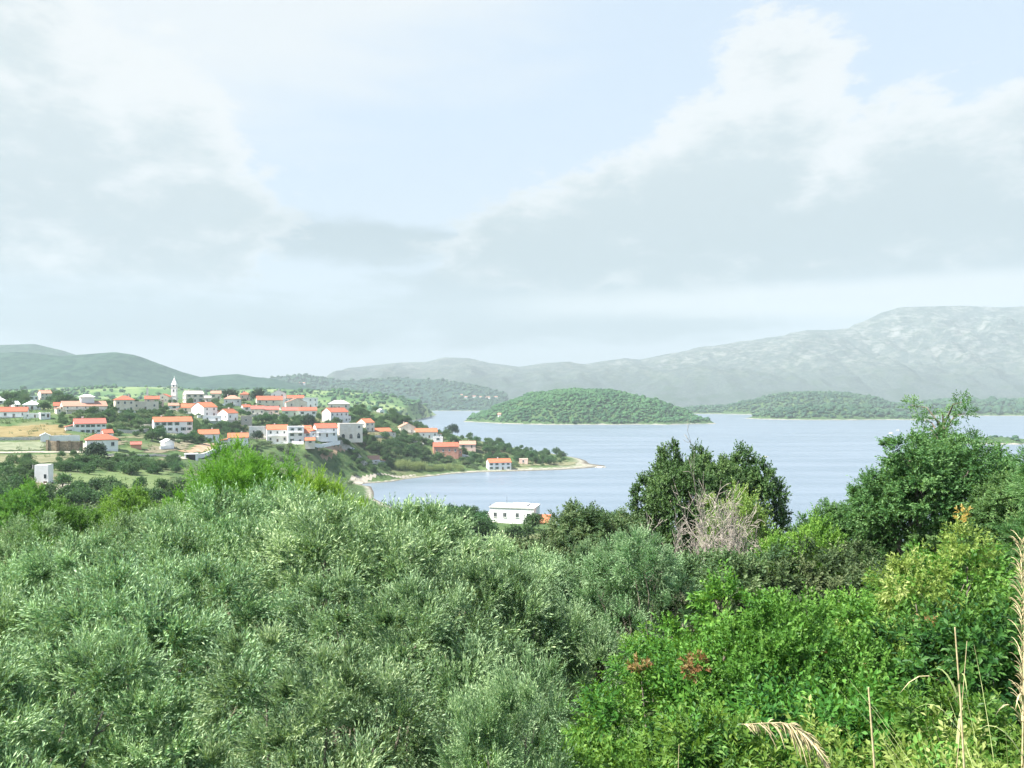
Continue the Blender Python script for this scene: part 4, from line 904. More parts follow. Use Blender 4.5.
def dome(r, n, rx, ry, h, z0, cr, fill=.25):
    """clumps spread over a dome-shaped crown"""
    out = []
    for i in range(n):
        f = (i+.5)/n; a = i*2.39996+r.uniform(-.3, .3); q = math.sqrt(f); z = z0+h*math.sqrt(max(0, 1-q*q*.92))*r.uniform(.85, 1.08)
        s = r.uniform(.6, 1.35)*cr*.62; g = r.uniform(.74, 1.16); z = z0+(z-z0)*g+r.normal(0, .07*h)
        out.append(((rx*q*g*math.cos(a)+r.normal(0, .09*rx), ry*q*g*math.sin(a)+r.normal(0, .09*ry), z), (s, s, s*r.uniform(.8, 1.15))))
    for i in range(int(n*fill)):
        a = r.uniform(0, 6.28); q = r.uniform(.4, .9); s = r.uniform(.6, 1.0)*cr*.7
        out.append(((rx*q*math.cos(a), ry*q*math.sin(a), z0+h*r.uniform(.1, .45)), s))
    return out
def limbs(r, clumps, rad, fork, n=6, wob=.12, sub=5, subr=.35, lean=(0, 0)):
    b = MB(); f = np.array([lean[0], lean[1], fork])
    P0 = [np.array([0, 0, -.6]), np.array([lean[0]*.2, lean[1]*.2, fork*.35]), f]; b.tube(P0, [rad*1.35, rad*1.05, rad*.85], 9)
    for c, s in clumps:
        c = np.asarray(c, float); sm = np.mean(s); k = 6; t = np.linspace(0, 1, k)[:, None]; bow = np.array([0, 0, -.25*np.linalg.norm(c-f)])
        pts = f*(1-t)+c*t+bow*(t*(1-t))*1.0+r.normal(0, wob, (k, 3))*(t*(1-t))*2; b.tube(pts, list(np.linspace(rad*.5, rad*.13, k)), n)
        for j in range(sub):
            dd = _unit(r.normal(size=3)+np.array([0, 0, .5])); e = c+dd*sm*.72; q = pts[-2]*.4+c*.6
            b.tube([q, (q+e)/2+r.normal(0, .06, 3), e], [rad*.12, rad*.08, rad*.03], 4, cap=False)
    return b
def plant(name, label, cat, loc, parts, group=None, rz=0, sca=1):
    """parts: list of (part name, mesh)"""
    root = obj(name, None, loc=loc, rz=rz, sca=sca); tag(root, label, cat, group)
    for pn, me in parts: obj(pn, me, root)
    return root
def tall(parts):
    h = 0
    for pn, me in parts:
        if pn == 'trunk': continue
        a = np.empty(len(me.vertices)*3, np.float32); me.vertices.foreach_get('co', a); h = max(h, float(np.percentile(a[2::3], 99.7)))
    return h
def at(px, d, sink=.15): x = (px-512)/FPX*d; return (x, d, gz(x, d)-sink)
def top_scale(py, d, loc, h):
    if not isinstance(h, (int, float)): h = tall(h)
    """scale that brings a plant of height h up to the sight line through row py"""
    return (CAMZ-(py-HOR)/FPX*d-loc[2])/h

# ---- olives on the slope below the camera
def olive(seed, n=11, rx=1.55, h=2.2, z0=1.3):
    r = np.random.default_rng(seed); cl, big = lumps(r, n, rx, rx, h, z0, .52, 10, .24)
    cr = bouquet_mesh('olive_crown', r, cl, M['olive'], 40, 17, .062, .0155, (.3, .8), .46, 1.45, .6, .2, tipl=.75, t0=.2, droop=.05)
    tr = limbs(r, big, .085, .8, 6, .2, 3, lean=(r.uniform(-.3, .3), r.uniform(-.3, .3))).mesh('olive_trunk', M['palebark'], True)
    return [('trunk', tr), ('crown', cr)], z0+h+.75
OL = [olive(s) for s in (11, 12, 13, 14)]
OLIVES = [(10,7.6,650,1,'nearest olive at the bottom left corner of the picture'),(315,7.2,642,1,'nearest olive at the bottom centre-left, its grey shoots filling the frame edge'),(500,6.4,655,.62,'grey-green olive at the bottom centre beside the dark mastic bush'),
 (-70,10.8,580,1,'olive cut by the left edge, second row from the viewer'),(165,10.9,566,1,'olive left of centre in the second row, behind the bottom left olive'),(400,10.6,575,.95,'silvery olive in the second row at the centre-left'),
 (30,15,538,1,'olive at the left edge in the third row'),(215,15.5,522,1,'dense dark olive in the third row, left'),(362,15.0,502,1.02,'large rounded olive with bare grey limbs showing, below the beach'),(515,15.0,560,.85,'leaning olive in the third row near the centre'),
 (95,21,518,1,'olive in the back row below the stone hut meadow'),(232,20,486,.95,'tall olive in front of the bright green pine'),(310,21,490,.9,'olive in the back row in front of the lime-green shrub'),(432,20,499,1,'broad olive whose top meets the water of the bay'),(0,24,521,1,'small olive at the far left of the back row'),
 (150,27,508,.9,'slim olive in the back row between the bright bush and the pine'),(525,24,549,.9,'olive in the back row below the white shore house'),(640,21,528,.85,'dull grey olive standing free left of the dead shrub'),(590,29,546,.85,'low olive under the white shore house, right of it')]
for i, (px, d, py, k, lab) in enumerate(OLIVES):
    parts, hh = OL[i % 4]; loc = at(px, d); s = top_scale(py, d, loc, parts)
    plant('olive_tree', lab, 'olive tree', loc, parts, 'olive trees on the slope', rz=i*1.7, sca=(s*k, s*k, s))

# ---- bright Aleppo pine and lime shrub behind the olives
def pine(seed, n, rx, h, z0, cr, dens, mat='pine', ll=.13, lw=.03, nl=16, L=.34):
    r = np.random.default_rng(seed); cl, big = lumps(r, max(9, n*2//3), rx*.85, rx*.8, h, z0, cr*.85, 11, cr*.36)
    cm = bouquet_mesh('pine_crown', r, cl, M[mat], 30, 20, ll*.85, lw*.75, (.3, .9), .6, 1.5, .5, .2, tipl=.5, t0=.2, droop=0)
    return [('trunk', limbs(r, big, .16, 1.6, 6, .2, 3).mesh('pine_trunk', M['bark'], True)), ('crown', cm)], z0+h+cr+.4
pp, hh = pine(31, 26, 2.9, 2.9, 2.4, .95, 40)
loc = at(248, 42); s = top_scale(444, 42, loc, pp); plant('pine_tree', 'bright yellow-green pine rising above the olives in front of the village', 'pine tree', loc, pp, rz=.4, sca=(s*.86, s*.86, s))
pp2, hh = pine(32, 16, 1.6, 1.6, 1.6, .6, 55, 'limeshrub', .09, .025, 14, .25)
loc = at(328, 32); s = top_scale(474, 32, loc, pp2); plant('lime_green_shrub', 'lime-green feathery shrub right of the bright pine', 'shrub', loc, pp2, rz=1, sca=(s*.65, s*.8, s))

def broad(seed, mat, n, rx, ry, h, z0, cr, dens, L, nl, ll, lw, ang=(.5, 1.2), bark='bark', trunk=.16, fork=1.2, **k):
    r = np.random.default_rng(seed); cl = dome(r, n, rx, ry, h, z0, cr, .5)
    k.setdefault('up', .4); k.setdefault('low', -.5)
    big = cl[::2]
    if 'lump' in k: cl, big = lumps(r, k['lump'][0], rx*.85, ry*.85, h, z0, k['lump'][1], k['lump'][2], k['lump'][3])
    if 'nsh' in k: cm = bouquet_mesh('leafy_crown', r, cl, M[mat], k['nsh'], nl, ll, lw, ang, k.get('spread', .55), k.get('reach', 1.35), .5, k.get('ctv', .2), tipl=.4, t0=.35)
    else: cm = crown_mesh('leafy_crown', r, cl, M[mat], dens, L, nl, ll, lw, ang, **k)
    return [('trunk', limbs(r, big if 'nsh' in k else cl, trunk, fork, 6, .15, 2 if 'nsh' in k else 4).mesh('broad_trunk', M[bark], True)), ('crown', cm)], z0+h+cr*1.05
# ---- holm oaks and the big tree on the right
pk, hh = broad(41, 'darkoak', 64, 3.3, 3.0, 3.4, 3.6, 1.1, 26, .45, 10, .14, .08, nsh=32, spread=.75, reach=1.3, lump=(17, .85, 11, .38), trunk=.3, fork=2.2, ctv=.2)
loc = at(690, 40); s = top_scale(446, 40, loc, pk); plant('holm_oak', 'dark green holm oak rising against the water behind the dead shrub', 'oak tree', loc, pk, rz=.3, sca=(s*.72, s*.75, s))
loc = at(744, 43); pk2, hh = broad(42, 'darkoak', 34, 2.0, 2.0, 3.2, 2.4, .95, 26, .45, 10, .14, .08, nsh=32, spread=.75, reach=1.3, lump=(10, .78, 11, .36), trunk=.2, fork=1.8, ctv=.2)
s = top_scale(449, 43, loc, pk2); plant('holm_oak', 'slimmer dark oak leaning out right of the larger dark oak, lower side bare', 'oak tree', loc, pk2, rz=2.2, sca=(s*.7, s*.75, s))
po, hh = broad(43, 'oak', 120, 3.4, 3.0, 3.2, 4.2, .85, 34, .4, 11, .105, .055, nsh=34, spread=.75, reach=1.3, lump=(24, .78, 11, .34), trunk=.28, fork=2.0, ctv=.2)
loc = at(940, 27); s = top_scale(434, 27, loc, po); plant('oak_tree', 'big dense green oak on the right, its crown reaching above the shoreline', 'oak tree', loc, po, rz=.8, sca=(s*1.22, s*1.05, s))
po2, hh2 = broad(44, 'oak', 80, 2.6, 2.4, 3.0, 2.4, .8, 34, .4, 11, .105, .055, nsh=34, spread=.75, reach=1.3, lump=(17, .72, 11, .32), trunk=.22, fork=1.6, ctv=.2)
loc = at(1010, 24); s = top_scale(476, 24, loc, po2); plant('oak_tree', 'smaller dark green oak at the right edge beside the big oak', 'oak tree', loc, po2, rz=2, sca=s)
loc = at(850, 30); s = top_scale(505, 30, loc, po2); plant('oak_tree', 'low greyish oak filling the gap left of the big oak', 'oak tree', loc, po2, rz=4, sca=s)
# thin-topped young tree behind the big oak
def thin_top():
    r = np.random.default_rng(47); b = MB(); cl = []
    b.tube([(0, 0, -.5), (.1, 0, 4), (.05, 0, 7.4), (0, .1, 8.6)], [.16, .12, .08, .03], 7)
    for i in range(30):
        a = r.uniform(0, 6.28); z = r.uniform(5.8, 8.6); q = r.uniform(.2, 1.2); e = np.array([q*math.cos(a), q*math.sin(a), z+q*.5]); b.tube([(0, 0, z-.3), e*[.5, .5, 1]-[0, 0, .1], e], [.045, .03, .012], 5); cl.append((e, r.uniform(.14, .28)))
    cm = crown_mesh('thin_crown', r, cl, M['oak'], 42, .22, 8, .085, .042, (.5, 1.2), up=.3, ctv=.2)
    return [('trunk', b.mesh('thin_trunk', M['bark'], True)), ('crown', cm)], 9.2
pt, hh = thin_top(); loc = at(944, 29.5); s = top_scale(393, 29.5, loc, pt); plant('young_tree', 'thin airy young treetop sticking up above the big oak against the sea', 'young tree', loc, pt, sca=(s*.95, s*.95, s))
pr, hh = pine(48, 20, 2.0, 3.2, 2.0, .6, 44, 'oak', .13, .018, 16, .34); loc = at(1112, 17); s = top_scale(424, 17, loc, pr); plant('pine_tree', 'dark green pine at the right edge, only a branch tip in view', 'pine tree', loc, pr, sca=(s*1.0, s, s))

# ---- dead shrub: bare twigs
def dead_shrub():
    r = np.random.default_rng(51); b = MB()
    def grow(p, d, L, rad, lev):
        k = 4; pts = [p]; 
        for i in range(k): d = _unit(d+r.normal(0, .16, 3)+np.array([0, 0, .03])); pts.append(pts[-1]+d*L/k)
        b.tube(pts, list(np.maximum(np.linspace(rad, rad*.6, k+1), .004)), 4 if lev > 3 else 3, cap=False)
        if lev == 0: return
        for j in range(4 if lev > 2 else 3):
            i = r.integers(1, k+1); grow(pts[i], _unit(d+r.normal(0, .55, 3)), L*r.uniform(.5, .75), rad*.58, lev-1)
    for i in range(5):
        a = r.uniform(0, 6.28); grow(np.array([0, 0, -.2]), _unit(np.array([.45*math.cos(a), .45*math.sin(a), 1])), 1.7, .026, 5)
    return b.mesh('bare_branches', M['deadwood'])
ds = [('branches', dead_shrub())]; loc = at(686, 25); s = top_scale(474, 25, loc, ds); plant('dead_shrub', 'bare grey leafless shrub tangled in front of the dark oak', 'dead shrub', loc, ds, sca=(s*.64, s*.6, s))
# ---- smaller growth between the oaks
py_, hyl = broad(61, 'yellowish', 40, 1.0, 1.0, 1.8, 1.4, .45, 90, .25, 12, .07, .032, nsh=26, trunk=.06, fork=.8)
pg, hg = broad(62, 'scrub', 56, 1.5, 1.4, 1.2, 1.0, .5, 60, .28, 13, .072, .028, nsh=24, lump=(12, .38, 9, .2), trunk=.09, fork=.6)
pb, hb = broad(63, 'bright', 64, 1.3, 1.3, 1.1, .9, .42, 52, .22, 14, .05, .024, nsh=20, lump=(13, .32, 9, .17), trunk=.08, fork=.5)
pe, he = broad(64, 'emerald', 74, 1.3, 1.2, 1.1, .9, .38, 70, .18, 14, .042, .024, nsh=22, lump=(13, .30, 9, .16), trunk=.07, fork=.5)
for ps, hh, px, d, py, k, lab, cat in ((py_, hyl, 738, 28, 486, .8, 'yellowish young tree beside the dead shrub, under the dark oaks', 'young tree'), (pg, hg, 782, 27, 530, 1.15, 'grey-green bush right of the yellowish young tree', 'shrub'),
        (pg, hg, 745, 22, 545, 1.1, 'low grey-green bush in front of the dead shrub', 'shrub'), (pb, hb, 800, 23, 520, .8, 'yellow-green bush with light top left of the grey oak', 'shrub'), (pg, hg, 838, 21, 548, 1.1, 'pale grey-green bush below the gap left of the big oak', 'shrub'),
        (pg, hg, 605, 38, 505, 1.1, 'dark round bush at the waterline left of the dark oak', 'shrub'), (pg, hg, 548, 36, 536, 1.1, 'grey bush just below the white shore house', 'shrub'), (pg, hg, 600, 25, 555, 1.1, 'shaded grey bush left of the dull free-standing olive', 'shrub'),
        (pb, hb, 22, 70, 482, .8, 'rounded bright green tree at the left edge below the stone hut', 'tree'), (pb, hb, 134, 60, 486, .8, 'bright green round bush left of the yellow-green pine', 'shrub'), (pe, he, 62, 52, 500, .9, 'deep green bush between two bright bushes on the left', 'shrub'),
        (pb, hb, 1010, 11.5, 556, 1.2, 'bright green bush at the right edge below the small oak', 'shrub'), (pe, he, 806, 8.6, 604, .85, 'emerald bush with fine leaves right of the broad bright green one', 'shrub'),
        (pb, hb, 735, 9.6, 594, .95, 'broad bright yellow-green bush at the centre right', 'shrub'), (pe, he, 900, 13, 572, 1.0, 'deep green bush below the big oak', 'shrub')):
    loc = at(px, d); s = top_scale(py, d, loc, ps); plant('shrub' if cat == 'shrub' else 'young_tree', lab, cat, loc, ps, rz=px*.37, sca=(s*k, s*k, s))

# ---- mastic bushes in the right foreground, with reddening sprays
def mastic(seed, n, rx, ry, h, z0, cr, mat, reds, dens=40, ll=.050, lw=.021, redmat='redleaf'):
    ps, hh = broad(seed, mat, n, rx, ry, h, z0, cr, dens, .20, 13, ll, lw, (.5, 1.35), trunk=.05, fork=.35, up=.4, ctv=.22, nsh=20, lump=(max(6, n//6), .27, 8, .15))
    r = np.random.default_rng(seed+1)
    if reds:
        for x, y, z, q in reds: ps = ps+[('red_spray', crown_mesh('red_spray', r, [((x, y, z), q*.6)], M[redmat], 200, .05, 8, ll*.9, lw, (.5, 1.2), up=.5))]
    return ps, hh
pm1, hm1 = mastic(71, 76, 1.15, 1.0, 1.15, .9, .36, 'mastic', [(-.35, -.3, 2.5, .13), (.12, -.25, 2.52, .15), (.6, -.5, 2.2, .1), (.35, -.95, 1.75, .1), (-.2, -1.2, 1.2, .1)])
pm2, hm2 = mastic(73, 72, 1.1, 1.0, 1.2, .9, .36, 'yellowish', [(-.3, -.75, 2.1, .1), (.5, -.95, 1.7, .1), (.1, -1.15, 1.35, .1), (-.6, -.5, 2.15, .1), (.25, -.35, 2.4, .09)])
pm3, hm3 = mastic(75, 46, .9, .9, 1.1, .6, .36, 'deepgreen', None)
pm4, hm4 = mastic(77, 48, .7, .7, .7, .45, .26, 'yellowish', [(0, -.7, .8, .09)], ll=.042, lw=.017)
pm6, hm6 = mastic(81, 48, .7, .7, .8, .45, .26, 'mastic', None, ll=.046, lw=.018)
pm7, hm7 = mastic(83, 44, .7, .7, .6, .45, .26, 'bright', None, ll=.04, lw=.018)
pm5, hm5 = mastic(79, 48, .6, .6, 2.0, 1.2, .32, 'yellowish', [(0, -.1, 3.5, .09)], redmat='orangeleaf')
for ps, hh, px, d, py, k, lab in ((pm1, hm1, 680, 6.6, 640, 1.05, 'broad glossy mastic bush with rusty red sprays on top, beside the silver olive'), (pm3, hm3, 700, 4.9, 706, 1.0, 'dark mastic bush at the bottom edge below the red-sprayed one'),
        (pm3, hm3, 770, 6.0, 668, 1.1, 'glossy green mastic bush between the red-sprayed bush and the yellowish one'), (pm2, hm2, 882, 6.9, 600, 1.0, 'yellowish mastic bush with red tips in the right foreground'), (pm7, hm7, 850, 5.0, 692, 1.0, 'pale yellow-green bush behind the broken dry stalk at the bottom'),
        (pm3, hm3, 945, 6.2, 598, 1.0, 'dark glossy bush behind the tall dry stalk'), (pm5, hm5, 957, 7.2, 503, .85, 'tall yellowish shrub tipped with one orange leaf cluster in front of the big oak'), (pm3, hm3, 1020, 6.6, 572, 1.0, 'green mastic bush at the right edge behind the pale grass'),
        (pm4, hm4, 930, 4.4, 712, 1.0, 'small light bush at the foot of the tall dry stalk'), (pm6, hm6, 1010, 4.3, 722, 1.1, 'small green bush in the bottom right corner'), (pm6, hm6, 760, 4.1, 742, 1.0, 'low green bush under the drooping dry grass plume'), (pm7, hm7, 610, 5.0, 752, .9, 'small shrub at the bottom edge left of the dark mastic'),
        (pb, hb, 850, 8.2, 622, .8, 'bright green bush behind the yellowish mastic, its left neighbour emerald')):
    d *= 1.35; loc = at(px, d); s = top_scale(py, d, loc, ps); plant('mastic_bush', lab, 'bush', loc, ps, rz=(px % 7-3)*.08, sca=(s*k, s*k, s))

# ---- dry grasses close to the camera
def stalk(px, d, pyt, lab, lean=.06, thick=.008, blades=8, seed=0, plume=False):
    r = np.random.default_rng(seed); loc = at(px, d, .1); H = CAMZ-(pyt-HOR)/FPX*d-loc[2]; b = MB(); t = np.linspace(0, 1, 8)
    pts = np.stack([lean*t**1.6*H, .02*np.sin(t*5), t*H], 1); b.tube(pts, list(thick*(1-.65*t)), 6)
    for zf in (.3, .5, .7, .85): q = pts[int(zf*7)]; b.tube([q-[0, 0, .012], q+[0, 0, .012]], [thick*1.25]*2, 6)
    root = obj('dry_grass', None, loc=loc); tag(root, lab, 'grass stalk'); obj('stalk', b.mesh('stalk', M['straw'], True), root)
    for i in range(blades):
        bb = MB(); z0 = r.uniform(.35, .9)*H; a = r.uniform(0, 6.28); L = r.uniform(.25, .6); k = 7; u = np.linspace(0, 1, k); x0 = np.interp(z0/H, t, pts[:, 0])
        c = np.stack([x0+L*.55*u*math.cos(a), L*.55*u*math.sin(a)*.6, z0+L*(.85*u-.75*u**2.2)], 1); w = .007*(1-u)**.6; s = np.array([-math.sin(a), math.cos(a), 0])
        V = np.concatenate([c+s*w[:, None], c-s*w[:, None]]); bb.add(V, [(j, j+1, k+j+1, k+j) for j in range(k-1)]); obj('blade', bb.mesh('blade', M['grassblade' if i % 3 else 'straw']), root)
    if plume:
        bb = MB()
        for i in range(150):
            z0 = H*(1-.30*r.random()); a = r.uniform(0, 6.28); L = r.uniform(.04, .13); u = np.linspace(0, 1, 5); x0 = np.interp(z0/H, t, pts[:, 0])
            c = np.stack([x0+L*u*math.cos(a)*.5, L*u*math.sin(a)*.5, z0+L*(u*1.1-.55*u**2)], 1); bb.tube(c, [.0008, .0014, .0019, .0014, .0005], 4)
        obj('plume', bb.mesh('plume', M['straw']), root)
M['grassblade'] = mat_plain('green_blade', (0.20, 0.26, 0.09), (0.34, 0.36, 0.16), 20, 0.6)
stalk(980, 3.6, 626, 'tall straight dry straw stalk at the lower right', -.05, .009, 9, 1)
stalk(1022, 3.7, 540, 'feathery pale dry grass at the right edge, tallest of the stalks', .0, .007, 8, 2, True)
stalk(893, 3.3, 686, 'broken dry stalk leaning left near the bottom right', -.05, .010, 3, 3)
stalk(940, 4.0, 640, 'slim green-yellow grass stem left of the tall straw stalk', .05, .004, 7, 4)
stalk(1003, 3.4, 655, 'thin bent grass stem between the straw stalk and the feathery grass', .05, .004, 8, 5)
stalk(668, 3.2, 742, 'very thin upright stem at the bottom edge below the mastic', .02, .003, 2, 6)
def plume():
    r = np.random.default_rng(91); d = 3.1; loc = at(832, d, .1); x1, _, z1 = P(738, 719, d); xm, _, zm = P(785, 722, d); xb, _, zb = P(832, 775, d)
    root = obj('grass_plume', None, loc=loc); tag(root, 'pale drooping dry grass plume arching left at the bottom of the picture', 'grass stalk'); b = MB(); L = np.array(loc)
    c = np.array([[loc[0], d, loc[2]], [xb, d, zb], [(xb*.5+xm*.5), d-.02, (zb*.28+zm*.72)], [xm, d-.03, zm+.012], [x1, d-.05, z1]]); tt = np.linspace(0, 4, 33); pts = np.stack([np.interp(tt, range(5), c[:, i]) for i in range(3)], 1)
    for _ in range(4): pts[1:-1] = (pts[:-2]+2*pts[1:-1]+pts[2:])/4
    b.tube(pts-L, list(np.linspace(.005, .0015, 33)), 6); obj('stalk', b.mesh('stalk', M['straw'], True), root); bb = MB()
    for i in range(150):
        f = r.uniform(9, 32); p = np.array([np.interp(f, range(33), pts[:, k]) for k in range(3)]); s = .12*(1.1-abs(f-22)/14); u = np.linspace(0, 1, 5)[:, None]
        dirv = np.array([r.uniform(.1, .9), r.normal(0, .5), r.normal(-.3, .35)]); q = p+s*r.uniform(.5, 1)*(dirv*u+np.array([0, 0, -.45])*u**2); bb.tube(q-L, [.0008, .0018, .0026, .0018, .0005], 4, cap=False)
    obj('seed_head', bb.mesh('seed_head', M['straw']), root)
plume()

def tuft(px, d, seed, H):
    r = np.random.default_rng(seed); loc = at(px, d, .05); root = obj('grass_tuft', None, loc=loc); tag(root, 'loose tuft of thin yellow-green grass blades among the bushes at the lower right', 'grass', 'grass tufts at the lower right')
    for i in range(16):
        bb = MB(); a = r.uniform(0, 6.28); L = H*r.uniform(.6, 1.05); k = 9; u = np.linspace(0, 1, k); o = r.uniform(.15, .6)
        c = np.stack([L*o*u**1.8*math.cos(a)+r.normal(0, .04), L*o*u**1.8*math.sin(a)+r.normal(0, .04), L*(u-.22*o*u**3)], 1); w = .0045*(1.02-u)**.5; q = np.array([-math.sin(a), math.cos(a), 0])
        V = np.concatenate([c+q*w[:, None], c-q*w[:, None]]); bb.add(V, [(j, j+1, k+j+1, k+j) for j in range(k-1)]); obj('blade', bb.mesh('blade', M['grassblade' if r.random() < .6 else 'straw']), root)
for k, (px, d, H) in enumerate(((990, 3.9, 2.3), (1030, 4.2, 2.6), (955, 4.6, 2.1), (905, 4.4, 1.9), (850, 4.0, 1.7), (1010, 5.2, 2.5))): tuft(px, d, 200+k, H)

# ---- grass and low growth under the bushes: nobody could count it
def undergrowth():
    r = np.random.default_rng(95); n = 9000; y = r.uniform(1.5, 45, n)**1; x = r.uniform(-.85, .85, n)*(y+4); z = tz(x, y)
    D = _unit(np.stack([r.normal(0, .35, n), r.normal(0, .35, n), np.ones(n)], 1)); V, F, t = leaves(r, np.stack([x, y, z-.05], 1), D, .45, 7, .26, .022, (.1, .55), droop=.3)
    obj('grass', mesh_np('grass', V, F, M['grass'], tint=t), kind='stuff')
undergrowth()

# ------------------------------------------------------------------ trees of the village hill and the valley
def vtree(seed, mat, n, rx, h, z0, cr, leaf, dens, tall=1):
    r = np.random.default_rng(seed); cl = dome(r, n, rx, rx, h, z0, cr, .4); cm = crown_mesh('tree_crown', r, cl, M[mat], dens, leaf*1.2, 4, leaf, leaf*.62, (.5, 1.3), up=.35, low=-.6, ctv=.22, rmin=.75)
    b = MB(); b.tube([(0, 0, -1), (0, 0, z0*.6), (.1, 0, z0+h*.5)], [.22, .17, .08], 6)
    for c, s in cl[:5]: b.tube([(0, 0, z0*.6), np.array(c)*.6+np.array([0, 0, z0*.3]), c], [.12, .08, .04], 4)
    return [('trunk', b.mesh('tree_trunk', M['bark'], True)), ('crown', cm)], z0+h+cr
VT = {'dark': [vtree(s, 'village', 13, 2.0, 2.5, 1.1, 1.1, .40, 3.4) for s in (101, 102, 103)], 'pale': [vtree(s, 'villagepale', 9, 1.8, 1.2, 1.2, .9, .40, 3.6) for s in (111, 112)],
      'cypress': [vtree(s, 'villagedark', 12, .8, 4.5, 1.6, .8, .4, 4) for s in (121,)]}
FT = np.array([(f[0], f[1], f[2]) for f in FOOT]); TREEBOX = []
def clear_of(x, y, px, pyb, w, hgt, d, hide=.30):
    if len(FT) and (np.hypot(FT[:, 0]-x, FT[:, 1]-y) < FT[:, 2]+w*.35).any(): return False
    a0, a1, b0, b1 = px-w/2/d*FPX, px+w/2/d*FPX, pyb-hgt/d*FPX, pyb
    for f in FOOT:
        if f[7] > d:
            ov = max(0, min(a1, f[4])-max(a0, f[3]))*max(0, min(b1, f[6])-max(b0, f[5])); A = (f[4]-f[3])*(f[6]-f[5])
            used = HID.get(f[:2], 0)
            if ov/A+used > hide: return False
    for f in FOOT:
        if f[7] > d:
            ov = max(0, min(a1, f[4])-max(a0, f[3]))*max(0, min(b1, f[6])-max(b0, f[5])); HID[f[:2]] = HID.get(f[:2], 0)+ov/((f[4]-f[3])*(f[6]-f[5]))
    return True
HID = {}
def scatter(poly, n, kind, hts, label, group, name, cat='tree', seed=0, dmin=60, tries=26, sep=.45, mass=None):
    r = np.random.default_rng(seed); xs = [p[0] for p in poly]; ys = [p[1] for p in poly]; m = n*tries
    px, py = r.uniform(min(xs), max(xs), m), r.uniform(min(ys), max(ys), m); k = inside(px, py, poly); px, py = px[k], py[k]
    x, d = cast(px, py, dmin); cnt = 0
    for a, q, xx, dd in zip(px, py, x, d):
        if cnt >= n: break
        if np.isnan(xx) : continue
        z = gz(xx, dd)
        if z < 1.2: continue
        parts, h0 = VT[kind][r.integers(len(VT[kind]))]; hh = r.uniform(*hts); s = hh/h0; w = hh*.95 if kind != 'cypress' else hh*.3
        if TREEBOX and False or TREEBOX and (np.hypot(*(np.array(TREEBOX)[:, :2]-[xx, dd]).T) < (np.array(TREEBOX)[:, 2]+w)*.5*sep).any(): continue
        if not clear_of(xx, dd, a, q, w, hh, dd): continue
        TREEBOX.append((xx, dd, w)); cnt += 1
        if mass is not None: mass.append((parts[1][1], xx, dd, z-.3, s, r.uniform(0, 6.28))); continue
        plant(name, label, cat, (xx, dd, z-.3), parts, group, rz=r.uniform(0, 6.28), sca=(s*r.uniform(.85, 1.2), s*r.uniform(.85, 1.2), s))
    return cnt
DK = ('dark green bushy tree growing among and below the village houses', 'dark bushy trees of the village hill', 'bushy_tree')
PL = ('pale grey-green low tree on the slopes of the village hill', 'pale low trees of the village hill', 'pale_tree')
def big_round(px, pyb, pyt, wpx, d, lab, kind='cypress'):
    d *= FX(px); x, y, z = P(px, pyb, d); parts, h0 = VR; s = (pyb-pyt)/FPX*d/h0; w = wpx/FPX*d/5.6; plant('round_tree', lab, 'tree', (x, y, min(z, gz(x, y))-.2), parts, None, rz=px, sca=(w, w, s)); TREEBOX.append((x, y, w*5.6))
VR = vtree(131, 'villagedark', 16, 2.0, 2.6, 1.6, 1.0, .42, 4)
big_round(230, 402, 387, 18, 520, 'large round dark tree on the hilltop, left of a small red-roofed house')
big_round(257, 404, 388, 16, 522, 'large round dark tree beside the big cream hilltop house')
big_round(94, 461, 442, 25, 292, 'big grey-green rounded bush in front of the house with the red hipped roof')
big_round(308, 428, 414, 16, 412, 'wide grey-green tree between the two rows of red roofs')
big_round(257, 438, 427, 13, 372, 'dark shrub in front of the grey flat-roofed house')
big_round(452, 432, 420, 15, 600, 'round dark tree on the skyline of the wooded point')
T = []
T.append(scatter([(-10,398),(70,394),(70,404),(55,412),(-10,408)], 32, 'dark', (5, 9), *DK[:2], DK[2], seed=1))
T.append(scatter([(66,404),(160,404),(160,432),(105,424),(66,420)], 52, 'dark', (3.2, 6.5), *DK[:2], DK[2], seed=2))
T.append(scatter([(150,402),(250,402),(252,445),(150,445)], 72, 'dark', (2.8, 6.5), *DK[:2], DK[2], seed=3))
T.append(scatter([(250,414),(340,414),(340,430),(250,428)], 54, 'dark', (3.2, 7), *DK[:2], DK[2], seed=4))
T.append(scatter([(345,408),(420,410),(500,432),(590,457),(600,465),(480,466),(420,462),(350,450)], 85, 'dark', (3.8, 8), *DK[:2], DK[2], seed=5, sep=.4))
T.append(scatter([(66,412),(150,418),(150,432),(105,428),(66,424)], 26, 'pale', (2.5, 4.5), *PL[:2], PL[2], seed=6))
T.append(scatter([(200,438),(330,440),(330,470),(255,460)], 30, 'pale', (2.5, 4.5), *PL[:2], PL[2], seed=7))
T.append(scatter([(380,450),(480,460),(580,462),(560,469),(400,470)], 60, 'pale', (2.2, 4.2), *PL[:2], PL[2], seed=8))
MASS = []
scatter([(345,408),(420,410),(500,432),(590,457),(600,465),(480,466),(420,462),(350,450)], 190, 'dark', (3.2, 6.5), *DK, seed=25, sep=.38, mass=MASS)
scatter([(150,402),(340,402),(340,445),(150,445)], 140, 'dark', (2.4, 4.0), *DK, seed=26, sep=.5, mass=MASS)
scatter([(60,404),(160,404),(160,440),(60,430)], 100, 'dark', (2.4, 4.0), *DK, seed=27, sep=.5, mass=MASS)
scatter([(345,440),(400,440),(420,466),(390,474),(350,470)], 50, 'dark', (2.8, 5.0), *DK, seed=28, sep=.4, mass=MASS)
scatter([(56,455),(180,458),(178,470),(56,468)], 60, 'dark', (1.8, 3.2), *DK, seed=29, sep=.45, mass=MASS)
